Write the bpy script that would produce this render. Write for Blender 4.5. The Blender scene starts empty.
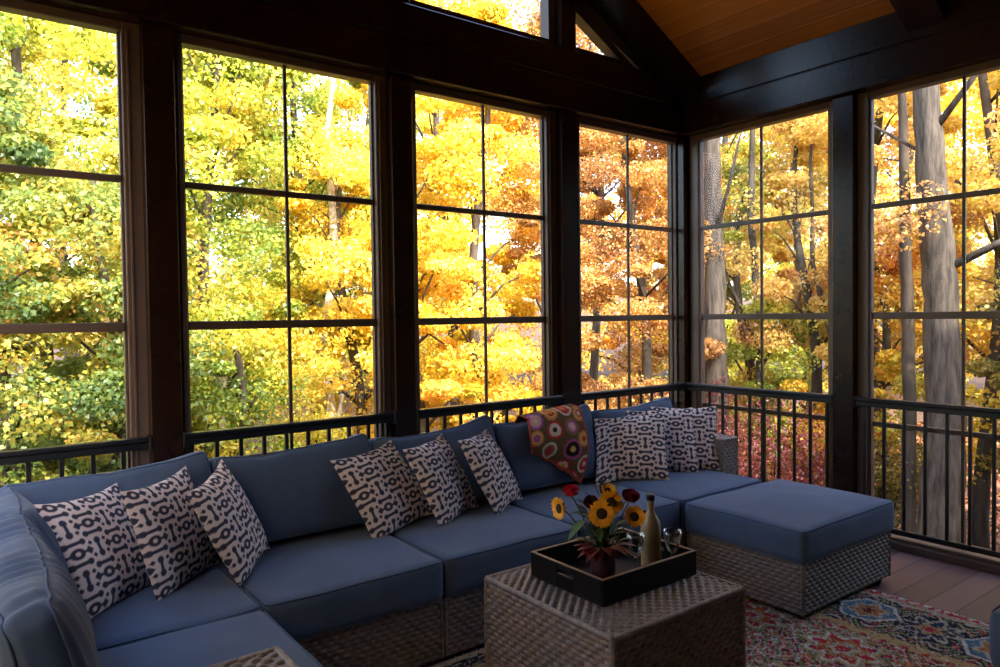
import bpy, math, random
import numpy as np
from mathutils import Vector, Matrix, noise as mnoise
R = math.radians
PI = math.pi
COL = bpy.context.scene.collection
rng = np.random.default_rng(7)
random.seed(7)

# ------------------------------------------------------------------ helpers
def srgb(r, g, b):
    f = lambda c: (c/255)/12.92 if c/255 <= .04045 else ((c/255+.055)/1.055)**2.4
    return (f(r), f(g), f(b), 1)

def tag(o, label=None, cat=None, group=None, kind=None):
    if label: o['label'] = label
    if cat: o['category'] = cat
    if group: o['group'] = group
    if kind: o['kind'] = kind
    return o

def empty(name, loc=(0, 0, 0), rz=0, parent=None):
    o = bpy.data.objects.new(name, None); COL.objects.link(o)
    o.empty_display_size = .1
    o.location = loc; o.rotation_euler = (0, 0, rz)
    if parent: o.parent = parent
    return o

def np_mesh(name, verts, faces, nper, mat, parent=None, smooth=True, vcol=None, fattr=None, loc=None):
    """verts (n,3) array, faces (m,k) array with nper = k corners."""
    me = bpy.data.meshes.new(name)
    verts = np.asarray(verts, dtype=np.float32); faces = np.asarray(faces, dtype=np.int32)
    me.vertices.add(len(verts)); me.vertices.foreach_set('co', verts.ravel())
    m = len(faces)
    me.loops.add(m*nper); me.loops.foreach_set('vertex_index', faces.ravel())
    me.polygons.add(m); me.polygons.foreach_set('loop_start', np.arange(0, m*nper, nper, dtype=np.int32))
    me.update(calc_edges=True)
    if smooth: me.polygons.foreach_set('use_smooth', np.ones(m, dtype=bool))
    if vcol is not None:
        a = me.color_attributes.new('pattern', 'FLOAT_COLOR', 'POINT')
        c = np.ones((len(verts), 4), dtype=np.float32); c[:, :3] = vcol
        a.data.foreach_set('color', c.ravel())
    if fattr is not None:
        a = me.attributes.new('tint', 'FLOAT', 'FACE'); a.data.foreach_set('value', np.asarray(fattr, dtype=np.float32))
    me.validate()
    if mat: me.materials.append(mat)
    o = bpy.data.objects.new(name, me); COL.objects.link(o)
    if parent: o.parent = parent
    if loc is not None: o.location = loc
    return o

class MB:
    """collects shapes, then becomes ONE mesh object"""
    def __init__(s): s.v = []; s.f = []; s.flat = []
    def add(s, vs, fs, flat=False):
        n = len(s.v); s.v += [tuple(v) for v in vs]
        for f in fs: s.f.append(tuple(i+n for i in f)); s.flat.append(flat)
    def box(s, x0, x1, y0, y1, z0, z1, M=None):
        vs = [Vector((x, y, z)) for z in (z0, z1) for y in (y0, y1) for x in (x0, x1)]
        if M is not None: vs = [M @ v for v in vs]
        s.add(vs, [(0, 2, 3, 1), (4, 5, 7, 6), (0, 1, 5, 4), (2, 6, 7, 3), (0, 4, 6, 2), (1, 3, 7, 5)], True)
    def bbox(s, x0, x1, y0, y1, z0, z1, b=.004, M=None):
        """bevelled box"""
        b = min(b, abs(x1-x0)/2.1, abs(y1-y0)/2.1, abs(z1-z0)/2.1)
        xs = (x0, x1); ys = (y0, y1); zs = (z0, z1); vs = []; idx = {}
        for i in (0, 1):
            for j in (0, 1):
                for k in (0, 1):
                    sx, sy, sz = (1, -1)[i], (1, -1)[j], (1, -1)[k]
                    X, Y, Z = xs[i], ys[j], zs[k]
                    for a, p in enumerate([(X, Y+sy*b, Z+sz*b), (X+sx*b, Y, Z+sz*b), (X+sx*b, Y+sy*b, Z)]):
                        idx[(i, j, k, a)] = len(vs); vs.append(Vector(p))
        if M is not None: vs = [M @ v for v in vs]
        g = lambda i, j, k, a: idx[(i, j, k, a)]
        fs = []
        for i in (0, 1): fs.append((g(i,0,0,0), g(i,1,0,0), g(i,1,1,0), g(i,0,1,0)))
        for j in (0, 1): fs.append((g(0,j,0,1), g(1,j,0,1), g(1,j,1,1), g(0,j,1,1)))
        for k in (0, 1): fs.append((g(0,0,k,2), g(1,0,k,2), g(1,1,k,2), g(0,1,k,2)))
        for j in (0, 1):
            for k in (0, 1): fs.append((g(0,j,k,1), g(1,j,k,1), g(1,j,k,2), g(0,j,k,2)))
        for i in (0, 1):
            for k in (0, 1): fs.append((g(i,0,k,0), g(i,1,k,0), g(i,1,k,2), g(i,0,k,2)))
            for j in (0, 1): fs.append((g(i,j,0,0), g(i,j,1,0), g(i,j,1,1), g(i,j,0,1)))
            for j in (0, 1):
                for k in (0, 1): fs.append((g(i,j,k,0), g(i,j,k,1), g(i,j,k,2)))
        s.add(vs, fs, True)
    def tube(s, pts, rad, seg=8, closed=False, caps=True):
        pts = [Vector(p) for p in pts]; n = len(pts)
        rads = rad if isinstance(rad, (list, tuple, np.ndarray)) else [rad]*n
        base = len(s.v); up = None
        for i, p in enumerate(pts):
            if closed: d = pts[(i+1) % n]-pts[i-1]
            else: d = pts[min(i+1, n-1)]-pts[max(i-1, 0)]
            d = d.normalized() if d.length > 1e-9 else Vector((0, 0, 1))
            if up is None: up = Vector((0, 0, 1)) if abs(d.z) < .9 else Vector((1, 0, 0))
            a = up-d*up.dot(d)
            if a.length < 1e-4: a = Vector((1, 0, 0))-d*d.x
            a.normalize(); b = d.cross(a); up = a
            for k in range(seg):
                t = 2*PI*k/seg; s.v.append(tuple(p+(a*math.cos(t)+b*math.sin(t))*rads[i]))
        m = n if closed else n-1
        for i in range(m):
            for k in range(seg):
                a0 = base+i*seg+k; a1 = base+i*seg+(k+1) % seg
                b0 = base+((i+1) % n)*seg+k; b1 = base+((i+1) % n)*seg+(k+1) % seg
                s.f.append((a0, a1, b1, b0)); s.flat.append(False)
        if caps and not closed:
            s.f.append(tuple(base+k for k in range(seg))[::-1]); s.flat.append(True)
            s.f.append(tuple(base+(n-1)*seg+k for k in range(seg))); s.flat.append(True)
    def lathe(s, prof, c=(0, 0, 0), seg=32, facet=None):
        base = len(s.v)
        for (r, z) in prof:
            for k in range(seg):
                t = 2*PI*k/seg; rr = r*(facet(k, z) if facet else 1)
                s.v.append((c[0]+rr*math.cos(t), c[1]+rr*math.sin(t), c[2]+z))
        for i in range(len(prof)-1):
            for k in range(seg):
                s.f.append((base+i*seg+k, base+i*seg+(k+1) % seg, base+(i+1)*seg+(k+1) % seg, base+(i+1)*seg+k)); s.flat.append(False)
    def build(s, name, mat, parent=None, loc=None):
        me = bpy.data.meshes.new(name); me.from_pydata(s.v, [], s.f); me.update()
        me.polygons.foreach_set('use_smooth', [not q for q in s.flat])
        import bmesh
        bm = bmesh.new(); bm.from_mesh(me); bmesh.ops.recalc_face_normals(bm, faces=bm.faces[:]); bm.to_mesh(me); bm.free()
        if mat: me.materials.append(mat)
        o = bpy.data.objects.new(name, me); COL.objects.link(o)
        if parent: o.parent = parent
        if loc is not None: o.location = loc
        return o

# ------------------------------------------------------------------ materials
class NT:
    def __init__(s, name):
        s.m = bpy.data.materials.new(name); s.m.use_nodes = True; s.t = s.m.node_tree
        s.t.nodes.clear(); s.out = s.t.nodes.new('ShaderNodeOutputMaterial')
    def n(s, kind, **kw):
        nd = s.t.nodes.new('ShaderNode'+kind)
        for k, v in kw.items():
            if k in nd.inputs: nd.inputs[k].default_value = v
            else: setattr(nd, k, v)
        return nd
    def l(s, a, b): s.t.links.new(a, b)
    def ramp(s, fac, stops):
        r = s.n('ValToRGB'); e = r.color_ramp.elements
        e[0].position = stops[0][0]; e[0].color = stops[0][1]; e[1].position = stops[-1][0]; e[1].color = stops[-1][1]
        for p, c in stops[1:-1]: q = e.new(p); q.color = c
        s.l(fac, r.inputs['Fac']); return r.outputs['Color']
    def coord(s, scale=(1, 1, 1), which='Object'):
        tc = s.n('TexCoord'); mp = s.n('Mapping'); mp.inputs['Scale'].default_value = scale
        s.l(tc.outputs[which], mp.inputs['Vector']); return mp.outputs['Vector']
    def bump(s, h, strength=.3, dist=.01):
        b = s.n('Bump', Strength=strength, Distance=dist); s.l(h, b.inputs['Height']); return b.outputs['Normal']

def lerp(a, b, t): return tuple(a[i]*(1-t)+b[i]*t for i in range(3))+(1,)

def mat_noise(name, c1, c2, scale=(8, 8, 8), rough=.5, bump=.1, dist=.003, detail=4, spec=.5, fine=None, sheen=0):
    k = NT(name); v = k.coord(scale); nz = k.n('TexNoise', Scale=1.0, Detail=detail, Roughness=.6); k.l(v, nz.inputs['Vector'])
    col = k.ramp(nz.outputs['Fac'], [(.3, c1), (.7, c2)])
    p = k.n('BsdfPrincipled', Roughness=rough); p.inputs['Specular IOR Level'].default_value = spec
    if sheen: p.inputs['Sheen Weight'].default_value = sheen
    k.l(col, p.inputs['Base Color'])
    h = nz.outputs['Fac']
    if fine:
        v2 = k.coord(fine); n2 = k.n('TexNoise', Scale=1.0, Detail=2); k.l(v2, n2.inputs['Vector']); h = n2.outputs['Fac']
    if bump: k.l(k.bump(h, bump, dist), p.inputs['Normal'])
    k.l(p.outputs[0], k.out.inputs['Surface']); return k.m

M = {}
M['trim'] = mat_noise('trim_paint', (.015, .0055, .003, 1), (.023, .009, .005, 1), (3, 3, 3), .26, .12, .004, fine=(60, 60, 8), spec=.34)
M['frame'] = mat_noise('window_frame_brown', (.10, .062, .048, 1), (.13, .082, .064, 1), (6, 6, 6), .42, .03, .002)
M['muntin'] = mat_noise('muntin_brown', (.085, .055, .04, 1), (.11, .07, .05, 1), (6, 6, 6), .4, 0)
M['rail'] = mat_noise('railing_black_metal', (.006, .006, .008, 1), (.011, .011, .013, 1), (9, 9, 9), .32, .04, .001)
M['wicker'] = mat_noise('wicker_resin', (.135, .104, .102, 1), (.29, .238, .235, 1), (46, 46, 62), .40, .1, .001, detail=3)
M['wicker_core'] = mat_noise('wicker_core', (.012, .009, .008, 1), (.02, .015, .013, 1), (30, 30, 30), .8, 0)
M['foot'] = mat_noise('plastic_foot', (.01, .01, .01, 1), (.02, .02, .02, 1), (9, 9, 9), .5, 0)
M['fabric'] = mat_noise('blue_woven_fabric', (.064, .100, .192, 1), (.080, .122, .222, 1), (5, 5, 5), .85, .25, .0012, spec=.2, fine=(420, 420, 420), sheen=.15)
M['piping'] = mat_noise('blue_piping', (.066, .098, .175, 1), (.09, .125, .21, 1), (30, 30, 30), .8, 0, spec=.2)
M['tray'] = mat_noise('tray_black_lacquer', (.004, .003, .003, 1), (.007, .006, .006, 1), (9, 9, 9), .5, 0, spec=.25)
M['tray_rim'] = mat_noise('tray_worn_rim', (.20, .11, .07, 1), (.32, .19, .13, 1), (30, 30, 30), .4, 0)
M['vase'] = mat_noise('vase_burgundy', (.034, .008, .013, 1), (.052, .012, .019, 1), (10, 10, 10), .42, 0)
M['green'] = mat_noise('flower_leaf_green', (.03, .075, .02, 1), (.09, .17, .05, 1), (30, 30, 30), .5, .1)
M['greendark'] = mat_noise('flower_leaf_dark', (.01, .03, .014, 1), (.03, .06, .025, 1), (30, 30, 30), .5, .1)
M['redleaf'] = mat_noise('burgundy_leaf', (.085, .003, .008, 1), (.18, .008, .014, 1), (30, 30, 30), .5, .1)
M['petal'] = mat_noise('sunflower_petal', (.92, .36, .006, 1), (1.0, .50, .012, 1), (60, 60, 60), .55, .1)
M['disc'] = mat_noise('sunflower_disc', (.010, .005, .004, 1), (.05, .022, .010, 1), (300, 300, 300), .8, .8, .003)
M['rose'] = mat_noise('rose_red', (.45, .008, .03, 1), (.62, .02, .05, 1), (30, 30, 30), .5, .05)
M['rosedark'] = mat_noise('rose_dark_red', (.17, .006, .015, 1), (.27, .012, .025, 1), (30, 30, 30), .5, .05)
M['capdark'] = mat_noise('bottle_foil', (.02, .016, .014, 1), (.04, .03, .025, 1), (30, 30, 30), .35, 0)
M['frost'] = mat_noise('frosted_bottle', (.34, .24, .13, 1), (.46, .35, .21, 1), (12, 12, 12), .35, 0)
M['bark'] = mat_noise('tree_bark', (.014, .010, .008, 1), (.145, .115, .092, 1), (16, 16, 2.6), .9, .9, .03, detail=8)
M['barkdark'] = mat_noise('dark_bark', (.03, .022, .018, 1), (.11, .085, .065, 1), (10, 10, 2), .9, .8, .02, detail=8)
M['birch'] = mat_noise('pale_birch_bark', (.22, .18, .14, 1), (.62, .56, .48, 1), (3, 3, 9), .8, .4, .01, detail=6)
M['siding'] = mat_noise('house_siding', (.05, .035, .026, 1), (.07, .05, .036, 1), (3, 3, 20), .7, .1)
M['shingle'] = mat_noise('roof_shingle', (.04, .035, .03, 1), (.09, .08, .07, 1), (20, 20, 20), .9, .3)

def glass_thin(name, tint=(.97, .98, .97, 1)):
    k = NT(name); tr = k.n('BsdfTransparent', Color=tint); gl = k.n('BsdfGlossy', Roughness=.02)
    fr = k.n('LayerWeight', Blend=.5); pw = k.n('Math', operation='POWER'); k.l(fr.outputs['Facing'], pw.inputs[0]); pw.inputs[1].default_value = 5
    ma = k.n('Math', operation='MULTIPLY_ADD'); k.l(pw.outputs[0], ma.inputs[0]); ma.inputs[1].default_value = .06; ma.inputs[2].default_value = .005
    mx = k.n('MixShader'); k.l(ma.outputs[0], mx.inputs[0]); k.l(tr.outputs[0], mx.inputs[1]); k.l(gl.outputs[0], mx.inputs[2])
    k.l(mx.outputs[0], k.out.inputs['Surface']); return k.m
M['pane'] = glass_thin('window_pane_clear')
def glassware():
    k = NT('clear_glass'); tr = k.n('BsdfTransparent', Color=(.93, .95, .95, 1)); gl = k.n('BsdfGlossy', Roughness=.14, Color=(1, 1, 1, 1))
    lw = k.n('LayerWeight', Blend=.5); mx = k.n('MixShader'); k.l(lw.outputs['Facing'], mx.inputs[0]); k.l(tr.outputs[0], mx.inputs[1]); k.l(gl.outputs[0], mx.inputs[2])
    k.l(mx.outputs[0], k.out.inputs['Surface']); return k.m
M['glass'] = glassware()

def pattern_mat(name, rough=.85, bump=.2, fine=500, dist=.001):
    k = NT(name); a = k.n('Attribute', attribute_name='pattern')
    p = k.n('BsdfPrincipled', Roughness=rough); p.inputs['Specular IOR Level'].default_value = .15
    k.l(a.outputs['Color'], p.inputs['Base Color'])
    v = k.coord((fine,)*3); nz = k.n('TexNoise', Scale=1.0, Detail=2); k.l(v, nz.inputs['Vector'])
    k.l(k.bump(nz.outputs['Fac'], bump, dist), p.inputs['Normal']); k.l(p.outputs[0], k.out.inputs['Surface']); return k.m
M['pillow'] = pattern_mat('printed_pillow_cotton')
M['rug'] = pattern_mat('rug_wool', .95, .6, 160, .004)
M['crochet'] = pattern_mat('crochet_wool', .95, .9, 230, .004)

def planks(name, c1, c2, c3, axis, width, rough=.4, groove=.6, seam=None, grain=(1.2, 22, 22), spec=.5):
    """boards running across `axis` coordinate (0 x, 1 y); each board its own tone"""
    k = NT(name); tc = k.n('TexCoord'); sp = k.n('SeparateXYZ'); k.l(tc.outputs['Object'], sp.inputs[0])
    d = k.n('Math', operation='DIVIDE'); k.l(sp.outputs[axis], d.inputs[0]); d.inputs[1].default_value = width
    fl = k.n('Math', operation='FLOOR'); k.l(d.outputs[0], fl.inputs[0]); fr = k.n('Math', operation='FRACT'); k.l(d.outputs[0], fr.inputs[0])
    wn = k.n('TexWhiteNoise', noise_dimensions='1D'); k.l(fl.outputs[0], wn.inputs['W'])
    v = k.coord(grain); nz = k.n('TexNoise', Scale=1.0, Detail=6, Roughness=.6, Distortion=.6); k.l(v, nz.inputs['Vector'])
    ad = k.n('MixRGB'); ad.inputs['Fac'].default_value = .45; k.l(nz.outputs['Fac'], ad.inputs[1]); k.l(wn.outputs['Value'], ad.inputs[2])
    col = k.ramp(ad.outputs[0], [(.25, c1), (.5, c2), (.78, c3)])
    # groove: distance to board edge
    a = k.n('Math', operation='SUBTRACT'); k.l(fr.outputs[0], a.inputs[0]); a.inputs[1].default_value = .5
    ab = k.n('Math', operation='ABSOLUTE'); k.l(a.outputs[0], ab.inputs[0])
    gr = k.n('Math', operation='GREATER_THAN'); k.l(ab.outputs[0], gr.inputs[0]); gr.inputs[1].default_value = .5-groove*.01/width/2
    mx = k.n('MixRGB'); k.l(gr.outputs[0], mx.inputs['Fac']); k.l(col, mx.inputs[1]); mx.inputs[2].default_value = seam or (.01, .006, .005, 1)
    p = k.n('BsdfPrincipled', Roughness=rough); p.inputs['Specular IOR Level'].default_value = spec
    k.l(mx.outputs[0], p.inputs['Base Color'])
    iv = k.n('Math', operation='SUBTRACT'); iv.inputs[0].default_value = 1; k.l(gr.outputs[0], iv.inputs[1])
    k.l(k.bump(iv.outputs[0], .5, .004), p.inputs['Normal'])
    k.l(p.outputs[0], k.out.inputs['Surface']); return k.m
M['floor'] = planks('decking_boards', (.095, .046, .050, 1), (.135, .068, .072, 1), (.175, .092, .094, 1), 1, .147, .42, .7)
M['ceiling'] = planks('pine_tongue_and_groove', (.36, .12, .012, 1), (.56, .205, .020, 1), (.70, .28, .032, 1), 0, .125, .33, .45, seam=(.72, .34, .11, 1), grain=(22, 1.2, 22))

def leaf_mat(name, stops, trans=.5, patch=None):
    k = NT(name); a = k.n('Attribute', attribute_name='tint')
    v = k.coord((.55, .55, .55)); nz = k.n('TexNoise', Scale=1.0, Detail=2); k.l(v, nz.inputs['Vector'])
    ad = k.n('Math', operation='MULTIPLY_ADD'); k.l(nz.outputs['Fac'], ad.inputs[0]); ad.inputs[1].default_value = 1.1
    k.l(a.outputs['Fac'], ad.inputs[2])
    sb = k.n('Math', operation='SUBTRACT'); k.l(ad.outputs[0], sb.inputs[0]); sb.inputs[1].default_value = .55
    n = len(stops); col = k.ramp(sb.outputs[0], [(i/(n-1), tuple(c)+(1,)) for i, c in enumerate(stops)])
    df = k.n('BsdfDiffuse'); tl = k.n('BsdfTranslucent'); k.l(col, df.inputs['Color']); k.l(col, tl.inputs['Color'])
    mx = k.n('MixShader'); mx.inputs[0].default_value = trans; k.l(df.outputs[0], mx.inputs[1]); k.l(tl.outputs[0], mx.inputs[2])
    gl = k.n('BsdfGlossy', Roughness=.45); m2 = k.n('MixShader'); m2.inputs[0].default_value = .04; k.l(mx.outputs[0], m2.inputs[1]); k.l(gl.outputs[0], m2.inputs[2])
    k.l(m2.outputs[0], k.out.inputs['Surface']); return k.m
L = {}
L['green'] = leaf_mat('green_leaves', [(.10, .17, .05), (.19, .28, .07), (.33, .38, .07), (.58, .50, .08), (.62, .34, .08)])
L['lime'] = leaf_mat('yellow_green_leaves', [(.15, .24, .04), (.32, .40, .055), (.56, .56, .07), (.80, .70, .12), (.78, .46, .06)])
L['gold'] = leaf_mat('golden_leaves', [(.50, .44, .05), (.86, .62, .05), (.93, .70, .08), (.95, .78, .18), (.90, .52, .06)])
L['orange'] = leaf_mat('orange_leaves', [(.50, .36, .06), (.82, .50, .08), (.85, .55, .10), (.90, .66, .16), (.72, .28, .06)])
L['amber'] = leaf_mat('amber_leaves', [(.42, .40, .08), (.80, .62, .11), (.92, .72, .20), (.74, .46, .13), (.50, .24, .08)])
L['russet'] = leaf_mat('russet_leaves', [(.26, .13, .05), (.48, .24, .08), (.68, .38, .11), (.78, .52, .15), (.42, .17, .08)])
L['mixed'] = leaf_mat('mixed_autumn_leaves', [(.35, .36, .05), (.75, .60, .06), (.85, .48, .05), (.72, .28, .05), (.45, .12, .05)])
L['red'] = leaf_mat('crimson_leaves', [(.16, .04, .04), (.30, .07, .07), (.38, .12, .10), (.28, .06, .06), (.50, .28, .10)])
L['dull'] = leaf_mat('dull_undergrowth_leaves', [(.09, .10, .03), (.18, .16, .05), (.30, .26, .06), (.55, .42, .07), (.22, .11, .05)])
L['litter'] = leaf_mat('fallen_leaves', [(.25, .10, .05), (.45, .17, .07), (.55, .25, .10), (.36, .08, .06), (.60, .38, .12)], trans=.1)

# ------------------------------------------------------------------ camera
C0 = Vector((-4.73, -3.825, 1.49))
rv = Vector((.80061222, -.59905428, -.01241161)); uv_ = Vector((.02526519, .01305564, .99959553)); fv = Vector((.59864994, .80060197, -.02558773))
cam = bpy.data.cameras.new('camera'); co = bpy.data.objects.new('camera', cam); COL.objects.link(co)
co.matrix_world = Matrix(((rv.x, uv_.x, -fv.x, C0.x), (rv.y, uv_.y, -fv.y, C0.y), (rv.z, uv_.z, -fv.z, C0.z), (0, 0, 0, 1)))
cam.sensor_width = 36; cam.lens = 719.4/1000*36; cam.clip_end = 300; cam.clip_start = .05
bpy.context.scene.camera = co

# ------------------------------------------------------------------ light
sun = bpy.data.lights.new('sun', 'SUN'); so = bpy.data.objects.new('sun', sun); COL.objects.link(so)
sun.energy = 5.9; sun.angle = R(1.0); sun.color = (1, .93, .80)
sd = Vector((-.25, -.95, .80)).normalized()          # towards the sun: behind the house
so.rotation_euler = sd.to_track_quat('Z', 'Y').to_euler(); so.location = (0, -20, 20)
w = bpy.data.worlds.new('sky'); bpy.context.scene.world = w; w.use_nodes = True
nt = w.node_tree; bg = nt.nodes['Background']; sk = nt.nodes.new('ShaderNodeTexSky'); sk.sky_type = 'NISHITA'
sk.sun_disc = False; sk.sun_elevation = R(40); sk.sun_rotation = R(180); sk.air_density = 1.0; sk.dust_density = 3.2; sk.ozone_density = 1.2
nt.links.new(sk.outputs[0], bg.inputs[0]); bg.inputs[1].default_value = 1.2
vs = bpy.context.scene.view_settings
bpy.context.scene.display_settings.display_device = 'sRGB'
vs.view_transform = 'Standard'; vs.look = 'None'; vs.gamma = 1; vs.exposure = .38; vs.use_curve_mapping = False

# ------------------------------------------------------------------ room shell
def struct(o): o['kind'] = 'structure'; return o
YB = -5.6; XL = -5.28
m = MB(); m.box(XL-.1, .12, YB, .12, -.10, 0); struct(m.build('floor', M['floor']))
# ceiling: two slopes, slope .56, boards run along y
S = .56; RX = -2.64; rz_ = 3.306+S*(-.14-RX)
def ceil_z(x): return 3.306+S*(-.14-x) if x > RX else 3.306+S*(x-(2*RX+.14))
m = MB()
for (xa, xb) in ((.09, RX), (2*RX-.09, RX)):
    za, zb = ceil_z(xa), rz_
    m.add([(xa, YB, za), (xb, YB, zb), (xb, .05, zb), (xa, .05, za), (xa, YB, za+.05), (xb, YB, zb+.05), (xb, .05, zb+.05), (xa, .05, za+.05)],
          [(0, 1, 2, 3), (4, 7, 6, 5), (0, 3, 7, 4), (1, 5, 6, 2), (0, 4, 5, 1), (3, 2, 6, 7)], True)
struct(m.build('ceiling', M['ceiling']))
m = MB()
for (xa, xb) in ((.16, RX), (2*RX-.16, RX)):
    za, zb = ceil_z(xa)+.055, rz_+.055
    m.add([(xa, YB, za), (xb, YB, zb), (xb, .10, zb), (xa, .10, za), (xa, YB, za+.12), (xb, YB, zb+.12), (xb, .10, zb+.12), (xa, .10, za+.12)],
          [(0, 1, 2, 3), (4, 7, 6, 5), (0, 3, 7, 4), (1, 5, 6, 2), (0, 4, 5, 1), (3, 2, 6, 7)], True)
struct(m.build('trim_21', M['shingle']))
# house wall behind the camera
m = MB(); m.add([(XL-.1, YB, 0), (.1, YB, 0), (.1, YB, 3.2), (RX, YB, rz_), (XL-.1, YB, 3.2), (XL-.1, YB-.15, 0), (.1, YB-.15, 0), (.1, YB-.15, 3.2), (RX, YB-.15, rz_), (XL-.1, YB-.15, 3.2)],
                [(0, 1, 2, 3, 4), (5, 9, 8, 7, 6), (0, 4, 9, 5), (1, 6, 7, 2), (2, 7, 8, 3), (3, 8, 9, 4), (0, 5, 6, 1)], True)
struct(m.build('wall_back', M['siding']))

m = MB(); m.bbox(XL-.06, XL+.06, YB, -2.85, 0, 2.893); struct(m.build('wall_left_blocker', M['siding']))  # unseen solid panel, added to cut the light from the left opening
m = MB(); m.bbox(-.06, .06, YB, -2.82, 0, 2.893); struct(m.build('wall_right_blocker', M['siding']))  # added out of view so the camera-facing sides of the furniture stay darker
# unseen house wall added to keep sun off the ground at the right
m = MB(); m.bbox(.12, 10, YB-.2, YB-.02, -2, 5.6); struct(m.build('wall_sun_blocker', M['siding']))
posts_back = [-5.28, -3.95, -2.64, -1.32]
posts_right = [-1.39, -2.73]
nt_ = [0]
def trim(m, mat='trim'):
    nt_[0] += 1; return struct(m.build('trim_%d' % nt_[0], M[mat]))
for x in posts_back:
    m = MB(); m.bbox(x-.07, x+.07, -.10, .07, 0, 2.89); trim(m)
m = MB(); m.bbox(-.10, .07, -.10, .07, 0, 2.89); trim(m)
for y in posts_right:
    m = MB(); m.bbox(-.10, .07, y-.07, y+.07, 0, 2.89); trim(m)
for y in (-1.39, -2.73, -4.07, -5.41):
    m = MB(); m.bbox(XL-.07, XL+.10, y-.07, y+.07, 0, 2.89); trim(m)
# header beams, two stacked boards each
for (z0, z1, f) in ((2.893, 3.100, -.14), (3.108, 3.305, -.14)):
    m = MB(); m.bbox(XL-.1, .08, f, .09, z0, z1, .005); trim(m)
    m = MB(); m.bbox(f, .09, YB, f-.001, z0, z1, .005); trim(m)
    m = MB(); m.bbox(XL-.09, XL-f, YB, f-.001, z0, z1, .005); trim(m)
m = MB(); m.box(XL-.05, .05, -.128, .085, 3.09, 3.12); m.box(-.128, .085, YB, 0, 3.09, 3.12); trim(m)
m = MB(); m.box(XL-.1, .1, -.02, .09, 3.30, 3.345); trim(m)
# filler between the side beams and the ceiling (hidden above the right beam's face)
m = MB(); m.box(-.10, .09, YB, -.1, 3.30, 3.30+.0); 
# rake beams under the gable ends of the ceiling, rafter ties further forward
def rake(y0, y1, depth, side=1, x_end=-.14):
    m = MB()
    for sgn in ((1, -1) if side == 0 else (side,)):
        xa = x_end if sgn == 1 else 2*RX-x_end
        za, zb = ceil_z(xa), rz_
        m.add([(xa, y0, za-depth), (RX, y0, zb-depth), (RX, y1, zb-depth), (xa, y1, za-depth), (xa, y0, za), (RX, y0, zb), (RX, y1, zb), (xa, y1, za)],
              [(0, 1, 2, 3), (4, 7, 6, 5), (0, 4, 5, 1), (3, 2, 6, 7), (0, 3, 7, 4), (1, 5, 6, 2)], True)
    return trim(m)
rake(-.30, -.06, .13, 0)
rake(-2.02, -1.81, .15, 0)
rake(-3.75, -3.54, .15, 0)
m = MB(); m.box(RX-.09, RX+.09, YB, .05, rz_-.28, rz_-.02); trim(m)
# gable posts and gable windows
for x in (RX, -1.32, -3.96):
    m = MB(); m.bbox(x-.065, x+.065, -.10, .07, 3.3, min(ceil_z(x), rz_)-.02); trim(m)

wn = [0]
def window(P, U, w, z0, z1, bars, label_bars=True):
    """glass window in a wall: P corner on the glass plane at floor, U unit vector along the wall, N across; frame, muntins, one pane per light"""
    wn[0] += 1
    U = Vector(U); N = Vector((-U.y, U.x, 0))
    Mx = Matrix(((U.x, N.x, 0, P[0]), (U.y, N.y, 0, P[1]), (0, 0, 1, 0), (0, 0, 0, 1)))
    fw = .085; ft = .045
    m = MB()
    m.bbox(-fw, 0, -.035, .04, z0-ft, z1+ft, .004, Mx); m.bbox(w, w+fw, -.035, .04, z0-ft, z1+ft, .004, Mx)
    m.bbox(0, w, -.035, .04, z1, z1+ft, .004, Mx); m.bbox(0, w, -.035, .04, z0-ft, z0, .004, Mx)
    # stepped tracks at the jambs
    for a in (0, w-.012): m.bbox(a, a+.012, .0, .03, z0, z1, .002, Mx)
    for a in (-.03, w+.018): m.bbox(a, a+.012, -.045, -.03, z0, z1, .002, Mx)
    root = struct(m.build('window_%d' % wn[0], M['frame']))
    m = MB()
    zs = [z0]+list(bars)+[z1]
    for i, z in enumerate(bars):
        t = .022 if i == 1 else .016
        m.bbox(.012, w-.012, -.018+.004*i, .012+.004*i, z-t, z+t, .003, Mx)
    struct(m.build('meeting_rail', M['muntin'], root))
    m = MB(); m.bbox(w/2-.009, w/2+.009, -.010, .006, z0, z1, .002, Mx); struct(m.build('muntin', M['muntin'], root))
    for i in range(len(zs)-1):
        m = MB(); m.box(.004, w-.004, .010, .013, zs[i], zs[i+1], Mx)
        struct(m.build('glass_pane', M['pane'], root))
    return root
bars = (.755, 1.456, 2.159)
bb = [(-5.15, 1.05), (-3.83, 1.053), (-2.507, 1.034), (-1.162, 1.045)]
for (x, w_) in bb: window((x if x > -5 else -5.147, 0), (1, 0, 0), w_, .06, 2.85, bars)
for (y, w_) in [(-1.264, 1.07), (-2.60, 1.07)]: window((0, y), (0, 1, 0), w_, .06, 2.85, bars)
# sills / base boards
m = MB(); m.bbox(XL, -.10, -.115, .05, 0, .045); struct(m.build('baseboard_back', M['trim']))
m = MB(); m.bbox(-.115, .05, YB, -.10, 0, .045); m.bbox(-.085, .0, YB, -.10, .045, .065, .002); struct(m.build('baseboard_right', M['frame']))

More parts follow.
